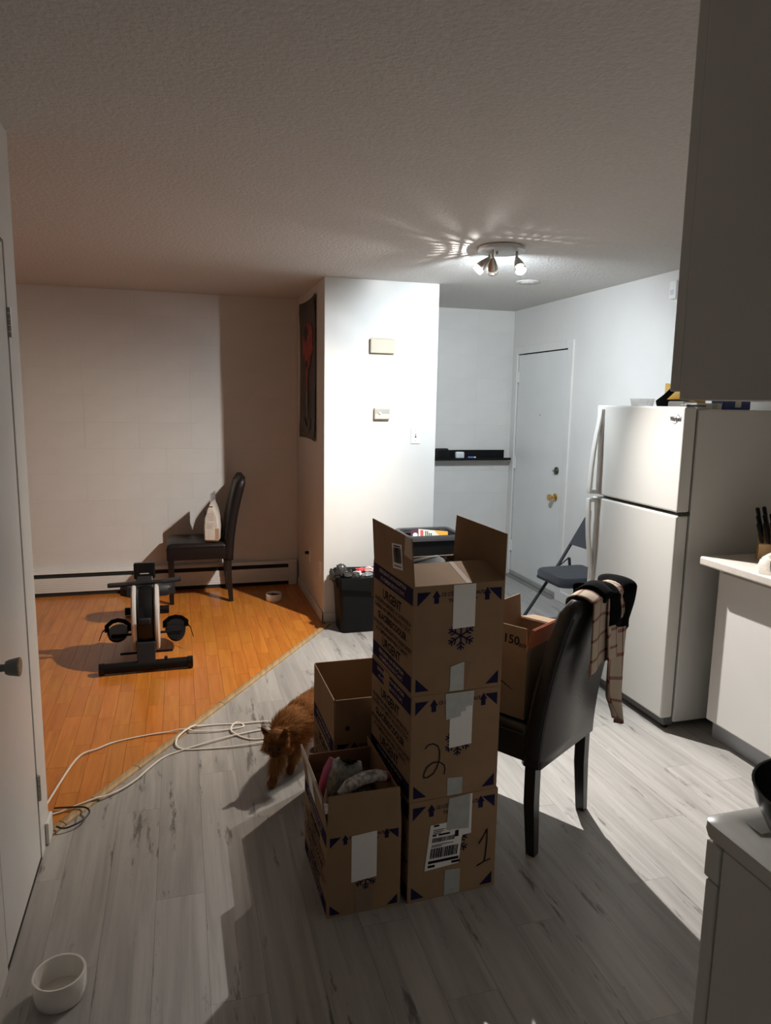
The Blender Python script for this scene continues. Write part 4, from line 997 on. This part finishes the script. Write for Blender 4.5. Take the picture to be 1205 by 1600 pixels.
# ------------------------------------------------------------------ kitchen counter
def base_cab(label, y0, y1):
    o = thing('base_cabinet', label, 'cabinet', (0,0,0), 0, 'white base cabinets under the counter')
    MB().box(2.42, 2.945, y0+.001, y1-.001, .10, .865).build('carcass', CABM, o, bevel=.001)
    MB().box(2.462, 2.90, y0+.002, y1-.002, .0005, .099).build('toe_kick', mat('toe_grey', (.42,.44,.47), .5), o)
    dr = MB().box(2.40, 2.419, y0+.006, y1-.026, .115, .835).build('door', CABM, o, bevel=.002)
    for zz in (.22, .74):
        MB().box(2.408, 2.422, y1-.024, y1-.016, zz-.03, zz+.03).build('hinge', IVORY, dr, bevel=.001)
    return o
base_cab('white flat-door base cabinet next to the refrigerator', 2.12, 2.70)
base_cab('white flat-door base cabinet in the middle of the counter run', 1.54, 2.12)
base_cab('white flat-door base cabinet at the corner by the stove', .98, 1.54)
o = thing('countertop', 'beige laminate countertop over the white base cabinets', 'countertop', (0,0,0))
MB().box(2.315, 2.945, .98, 2.715, .868, .908).build('worktop', COUNTER, o, bevel=.008, seg=3)
MB().box(2.925, 2.946, .98, 2.715, .908, 1.0).build('upstand', COUNTER, o, bevel=.004)
# knife block
o = thing('knife_block', 'light wooden knife block on the countertop by the fridge', 'knife block', (2.585, 2.58, .9085), R(-40))
wk = wood_mat('beech', (.52,.33,.15), (.42,.25,.10), .5, 60, None, .02)
MB().loft([[(-.055,-.06,.0),(.055,-.06,.0),(.055,.075,.0),(-.055,.075,.0)],[(-.055,-.070,.080),(.055,-.070,.080),(.055,.04,.150),(-.055,.04,.150)]]).build('block', wk, o, bevel=.003)
Kd = Vector((-.24,-.05,.95)).normalized()
for r_ in range(3):
    for k in range(4 if r_ < 2 else 2):
        ln = (.088, .10, .11)[r_]; y_ = (-.055, -.022, .012)[r_]; zb = .080 + (y_+.070)*.636-.004
        b = Vector((-.043+.028*k, y_, zb)); e = b+Kd*ln*(1+.06*k)
        kn = MB().tube([b-Kd*.01, b+Kd*.02, b+Kd*.05, e-Kd*.006, e], [.008,.0085,.0075,.0095,.007], 8, flat=1.35).build('knife', BLKPL, o, smooth=True)
        MB().lathe([(.0092,0),(.0092,.004)], 10, M=axis_M(e-Kd*.012, Kd)).build('end_cap', GREYPL, kn)
# crumpled dish towel
o = thing('dish_towel', 'crumpled cream dish towel in front of the knife block', 'towel', (2.455, 2.375, .9085), R(20))
m = MB(); rings = []
for q in range(9):
    tq = q/8; k = math.cos(tq*PI/2)**.55; zz = .075*math.sin(tq*PI/2)
    rings.append([(.125*k*math.cos(a)*(1+.12*math.sin(3*a+q)), .095*k*math.sin(a)*(1+.15*math.cos(4*a+q*.7)), max(.0004, zz+.008*math.sin(5*a+q*1.3)*(tq > .05))) for a in [2*PI*j/28 for j in range(28)]])
m.loft(rings).build('towel_heap', mat('cream_cloth', (.55,.50,.44), .9, bump=.3, bscale=300), o, smooth=True)
MB().tube([(-.118,-.05,.03),(-.125,-.03,.05),(-.11,.0,.062),(-.125,-.01,.02),(-.13,-.045,.006)], .010, 8, flat=.5).build('towel_hem', mat('pale_hem', (.66,.60,.52), .9), o, smooth=True)

# ------------------------------------------------------------------ stove
SXX, SFY = .843, .925
o = thing('kitchen_stove', 'white electric stove seen from its side with raised cooktop rim', 'stove', (0,0,0))
MB().box(SXX+.004, SXX+.75, .285, SFY-.045, .03, .872).build('body', STOVEM, o, bevel=.003)
MB().box(SXX+.004, SXX+.75, SFY-.042, SFY-.012, .16, .80).build('oven_door', STOVEM, o, bevel=.004)
MB().box(SXX+.004, SXX+.75, SFY-.042, SFY-.006, .802, .870).build('control_panel', STOVEM, o, bevel=.004)
MB().box(SXX+.004, SXX+.75, SFY-.042, SFY-.014, .035, .155).build('drawer', STOVEM, o, bevel=.004)
MB().tube([(SXX+.06,SFY-.015,.765),(SXX+.06,SFY+.018,.765),(SXX+.70,SFY+.018,.765),(SXX+.70,SFY-.015,.765)], .010, 10).build('handle', STOVEM, o, smooth=True)
rings = []
for ins, zz in ((0,.878),(-.003,.890),(-.002,.905),(.010,.912),(.035,.911),(.055,.897),(.075,.893)):
    rings.append([(px+SXX+.377, py+(SFY+.285)/2, zz) for px, py in rrect(.377-ins, (SFY-.285)/2-ins, .022, 5)])
MB().loft(rings).build('cooktop', STOVEM, o, smooth=True)
for cx, cy_, rr in ((SXX+.21,.73,.09),(SXX+.21,.46,.07),(SXX+.55,.73,.07),(SXX+.55,.46,.09)):
    b = MB()
    for k in range(3): b.tube([(cx+rr*(.35+.32*k)*math.cos(2*PI*q/24), cy_+rr*(.35+.32*k)*math.sin(2*PI*q/24), .899) for q in range(24)], .0055, 6, closed=True)
    b.build('burner', BLKPL, o, smooth=True)
for kx in range(4): MB().lathe([(.018,0),(.016,.02)], 14, M=basis((SXX+.15+.14*kx, SFY-.006, .838),(1,0,0),(0,0,1),(0,1,0))).build('knob', BLKPL, o, smooth=True)
o = thing('cooking_pot', 'deep black wok pan standing on the stove', 'pan', (.978, .783, .9055))
MB().lathe([(.060,0),(.070,.003),(.103,.028),(.124,.070),(.1295,.094),(.131,.098),(.127,.098),(.119,.070),(.098,.031),(.064,.009),(.004,.007)], 48).build('pan_body', BLKPL2, o, smooth=True)
MB().tube([(.122,.03,.085),(.20,.05,.10),(.32,.08,.115)], .012, 10, flat=.7).build('pan_handle', BLKPL, o, smooth=True)
# upper cabinet
o = thing('upper_cabinet', 'white wall cabinet with plain side panel above the stove', 'cabinet', (0,0,0))
UX, UY = .548, .7185
MB().box(UX, 1.70, .2705, UY-.02, 1.606, CEIL-.002).build('carcass', CABM, o, bevel=.002)
for k in range(3): MB().box(UX+.002+k*.383, UX+.381+k*.383, UY-.019, UY, 1.616, CEIL-.03).build('door', CABM, o, bevel=.002)

# small sensor box on right wall
o = thing('wall_sensor', 'small white sensor box high on the right wall', 'sensor', (XR, 3.86, 2.30))
MB().box(-.03, 0, -.03, .03, -.055, .055).build('case', WHPL, o, bevel=.006)
MB().box(-.0315, -.029, -.018, .018, -.03, .0).build('lens', mat('sensor_lens', (.6,.62,.65), .2), o, bevel=.001)

# ------------------------------------------------------------------ cables
def smooth_path(pts, n=8):
    out = []
    P = [Vector(p) for p in pts]
    for i in range(len(P)-1):
        p0, p1, p2, p3 = P[max(i-1,0)], P[i], P[i+1], P[min(i+2,len(P)-1)]
        for k in range(n):
            t = k/n; out.append(.5*((2*p1)+(p2-p0)*t+(2*p0-5*p1+4*p2-p3)*t*t+(3*p1-p0-3*p2+p3)*t**3))
    out.append(P[-1]); return out
zc = .0075
def strip_z(x, y):
    s = dn.x*x+dn.y*y-dd
    b = .0075 if s > .02 else .0042
    return b + (.0115 if abs(s) < .028 else .006*max(0, 1-(abs(s)-.028)/.03))
cab = [(-.547,2.835),(-.481,3.19),(-.40,3.27),(-.332,3.324),(-.20,3.36),(-.075,3.366),(.03,3.345),(.12,3.33),(.20,3.335),(.26,3.355),(.235,3.40),(.205,3.36),(.20,3.30),(.26,3.22),(.33,3.20),(.42,3.22),(.45,3.30),(.38,3.37),(.25,3.385),(.12,3.405),(.03,3.39),(-.03,3.32),(-.06,3.24),(-.03,3.185),(.06,3.165),(.20,3.150),(.33,3.155),(.42,3.18),(.44,3.24),(.36,3.29),(.24,3.27),(.14,3.235),(.04,3.20),(-.04,3.17),(-.11,3.13),(-.17,3.04),(-.22,2.95),(-.30,2.865),(-.42,2.80),(-.54,2.76)]
pth = smooth_path([(a, b, strip_z(a, b)) for a, b in cab], 6)
pth = [(p.x, p.y, strip_z(p.x, p.y)+(.003*math.sin(i*.21)+.003)) for i, p in enumerate(pth)]
o = MB().tube(pth, .0034, 6, flat=1.5).build('white_cable', CABLEW, smooth=True); tag(o, 'tangled white flat cable lying across both floors', 'cable')
pth = [(-.512,2.80,.009),(-.47,2.79,.012),(-.40,2.765,.016),(-.375,2.72,.02),(-.40,2.67,.016),(-.45,2.645,.012),(-.482,2.655,.010)]
o = MB().tube(smooth_path([(a, b, max(c2_, strip_z(a, b)+.002)+.004) for a, b, c2_ in pth], 8), .0035, 6).build('black_cable', CABLEB, smooth=True); tag(o, 'short black cable looped beside the wall end', 'cable')

# ------------------------------------------------------------------ cat
cat = thing('cat', 'fluffy orange cat walking between the floors with head lowered', 'cat', (.42, 2.90, 0))
O = Vector((.42, 2.90, 0))
m = MB()
def limb(pts, rad):
    P = smooth_path(pts, 5); n = len(P); rr = []; k = len(rad)-1
    for i in range(n):
        t = i/(n-1)*k; a = min(int(t), k-1); rr.append(rad[a]+(rad[a+1]-rad[a])*(t-a))
    m.tube([p-O for p in P], rr, 14)
    for i in (0, n-1): m.sphere(P[i]-O, rr[i]*.98, 12, 8)
limb([(.425,2.890,.188),(.48,2.95,.198),(.55,3.02,.200),(.63,3.10,.198),(.68,3.15,.185)], [.066,.080,.084,.086,.070])          # trunk
limb([(.435,2.90,.205),(.400,2.855,.215),(.375,2.82,.212)], [.066,.054,.044])                                                 # neck
HC = Vector((.350,2.775,.198))                                                                                                # head centre
HF = Vector((-.42,-.80,-.42)).normalized(); HR = Vector((.86,-.48,.06)).normalized(); HU = HR.cross(HF).normalized()          # facing, side, crown
if HU.z < 0: HU = -HU
def hp(f, r, u): return HC+HF*f+HR*r+HU*u
m.sphere(HC-O, .053, 18, 12, sc=(1.04,1.0,.94))
for s_ in (-1, 1):
    m.sphere(hp(.018, s_*.031, -.014)-O, .028, 12, 8)                                                                         # cheeks
    m.sphere(hp(.050, s_*.009, -.017)-O, .0135, 10, 6)                                                                        # muzzle pads
    a = hp(-.006, s_*.034, .026); b = hp(-.004, s_*.054, .080)                                                                # ears
    m.loft([[a-O+HR*(.021*math.cos(q))+HF*(.010*math.sin(q)) for q in [2*PI*k/10 for k in range(10)]], [(a*.45+b*.55)-O+HR*(.012*math.cos(q))+HF*(.007*math.sin(q)) for q in [2*PI*k/10 for k in range(10)]], [b-O+HR*(.0035*math.cos(q))+HF*(.0035*math.sin(q)) for q in [2*PI*k/10 for k in range(10)]]])
m.sphere(hp(.041,0,-.004)-O, .017, 10, 8); m.sphere(hp(.038,0,-.032)-O, .014, 10, 6)                                          # bridge, chin
limb([(.385,2.860,.165),(.358,2.825,.100),(.342,2.798,.045),(.333,2.782,.017)], [.038,.024,.0175,.017]); m.sphere(Vector((.326,2.770,.015))-O, .0195, 12, 8, sc=(1,1.3,.7))
limb([(.455,2.885,.160),(.440,2.880,.10),(.430,2.884,.045),(.422,2.872,.017)], [.037,.024,.0175,.016]); m.sphere(Vector((.416,2.862,.015))-O, .0195, 12, 8, sc=(1,1.3,.7))
limb([(.615,3.045,.165),(.575,3.015,.115),(.60,3.045,.065),(.565,3.020,.017)], [.060,.038,.019,.016]); m.sphere(Vector((.552,3.008,.015))-O, .0195, 12, 8, sc=(1.25,1,.7))
limb([(.67,3.115,.165),(.66,3.10,.11),(.69,3.13,.06),(.668,3.108,.017)], [.060,.038,.019,.016]); m.sphere(Vector((.656,3.095,.015))-O, .0195, 12, 8, sc=(1.25,1,.7))
limb([(.70,3.17,.20),(.76,3.215,.17),(.83,3.25,.12),(.90,3.28,.09),(.96,3.30,.10)], [.028,.030,.032,.030,.016])                # tail
body = m.build('cat_body', FUR, cat)
md = body.modifiers.new('r', 'REMESH'); md.mode = 'VOXEL'; md.voxel_size = .0048; md.use_smooth_shade = True
md = body.modifiers.new('s', 'SMOOTH'); md.iterations = 3; md.factor = .5
dg = bpy.context.evaluated_depsgraph_get(); ev = body.evaluated_get(dg); me2 = bpy.data.meshes.new_from_object(ev)
body.modifiers.clear(); body.data = me2
# coat colours: darker mask, ears, stripes and paws
def coat(p):
    q = p+O; d = q-HC; f, u, r = d.dot(HF), d.dot(HU), d.dot(HR)
    base = Vector((.36,.155,.052))
    st = .5+.5*math.sin(18*(q.x*.66+q.y*.75)*3.2+6*math.sin(q.z*30))
    base = base*(.74+.34*st)
    dl = d.length
    if dl < .085:
        mask = max(0, min(1, (f-.004)/.035))*max(0, min(1, 1-abs(r)/.042))
        base = base.lerp(Vector((.085,.035,.016)), .85*mask)
        if u > .034: base = base.lerp(Vector((.13,.055,.025)), min(1, (u-.034)/.02)*.75)
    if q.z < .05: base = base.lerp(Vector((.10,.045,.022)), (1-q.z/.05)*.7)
    if q.z < .14 and dl > .06 and q.z > .06: base = base.lerp(Vector((.50,.29,.13)), .35)
    return base
def coat_attr(me, cols):
    at = me.color_attributes.new('coat', 'FLOAT_COLOR', 'POINT')
    for i, c in enumerate(cols): at.data[i].color = (*c, 1)
for mm in (FUR, FURD):
    N, L = nt(mm); a = N.new('ShaderNodeVertexColor'); a.layer_name = 'coat'; L.new(a.outputs[0], N['Principled BSDF'].inputs['Base Color'])
coat_attr(me2, [coat(v.co) for v in me2.vertices])
if not me2.materials: me2.materials.append(FUR)
me2.shade_smooth()
rnd = random.Random(5); fv = []; ff = []; fc = []
me2.calc_loop_triangles()
headc = HC-O; flow_b = Vector((.66,.70,-.22)).normalized()
dens = 80000
for tri in me2.loop_triangles:
    ar = tri.area*dens; cnt_ = int(ar)+(1 if rnd.random() < ar-int(ar) else 0)
    v0, v1, v2 = (me2.vertices[i].co for i in tri.vertices); nrm = tri.normal
    for _ in range(cnt_):
        a, b = rnd.random(), rnd.random()
        if a+b > 1: a, b = 1-a, 1-b
        p = v0+(v1-v0)*a+(v2-v0)*b
        dv = p-headc; hd_ = dv.length
        ln = .027+.020*rnd.random()
        fl_ = flow_b
        if hd_ < .085 and dv.dot(HF) > -.03:
            ln = .006+.005*rnd.random(); fl_ = (dv-HF*dv.dot(HF)*1.6)
            if dv.dot(HU) < -.012 and abs(dv.dot(HR)) > .02: ln = .024+.014*rnd.random()       # cheek ruff
        elif hd_ < .16 and p.z > .09: ln *= 1.35
        if p.z < .055: ln = .006+.004*rnd.random(); fl_ = Vector((-.2,-.3,-1))
        elif p.z < .12: fl_ = Vector((.15,.15,-1))
        fl_ = fl_.normalized() if fl_.length > 1e-4 else flow_b
        t_ = fl_-nrm*fl_.dot(nrm); t_ = t_.normalized() if t_.length > .01 else Vector((0,0,-1))
        j = Vector((rnd.uniform(-1,1), rnd.uniform(-1,1), rnd.uniform(-1,1)))*.22
        d_ = (t_*.9+nrm*.38+j).normalized()
        sd = d_.cross(nrm).normalized()*.0009
        mid = p+d_*ln*.55+nrm*.0006; tip = p+d_*ln+t_*ln*.12-nrm*ln*.14
        if tip.z < .001: tip.z = .001
        if mid.z < .001: mid.z = .001
        k = len(fv); fv += [p-sd, p+sd, mid+sd*.7, mid-sd*.7, tip]; ff += [(k,k+1,k+2,k+3),(k+3,k+2,k+4)]
        c_q = coat(p)*(.8+.4*rnd.random()); fc += [c_q*.85, c_q*.85, c_q, c_q, c_q*1.15]
fme = bpy.data.meshes.new('fur'); fme.from_pydata(fv, [], ff); fme.materials.append(FURD); coat_attr(fme, fc)
fo = bpy.data.objects.new('fur', fme); COL.objects.link(fo); fo.parent = cat; fo['kind'] = 'stuff'
for s_ in (-1, 1): MB().sphere(hp(.0455, s_*.0195, .006)-O, .0095, 12, 8).build('eye', EYE, cat, smooth='full')
MB().sphere(hp(.0635, 0, -.009)-O, .0062, 10, 6, sc=(1.2,1,.7)).build('nose', NOSE, cat, smooth='full')
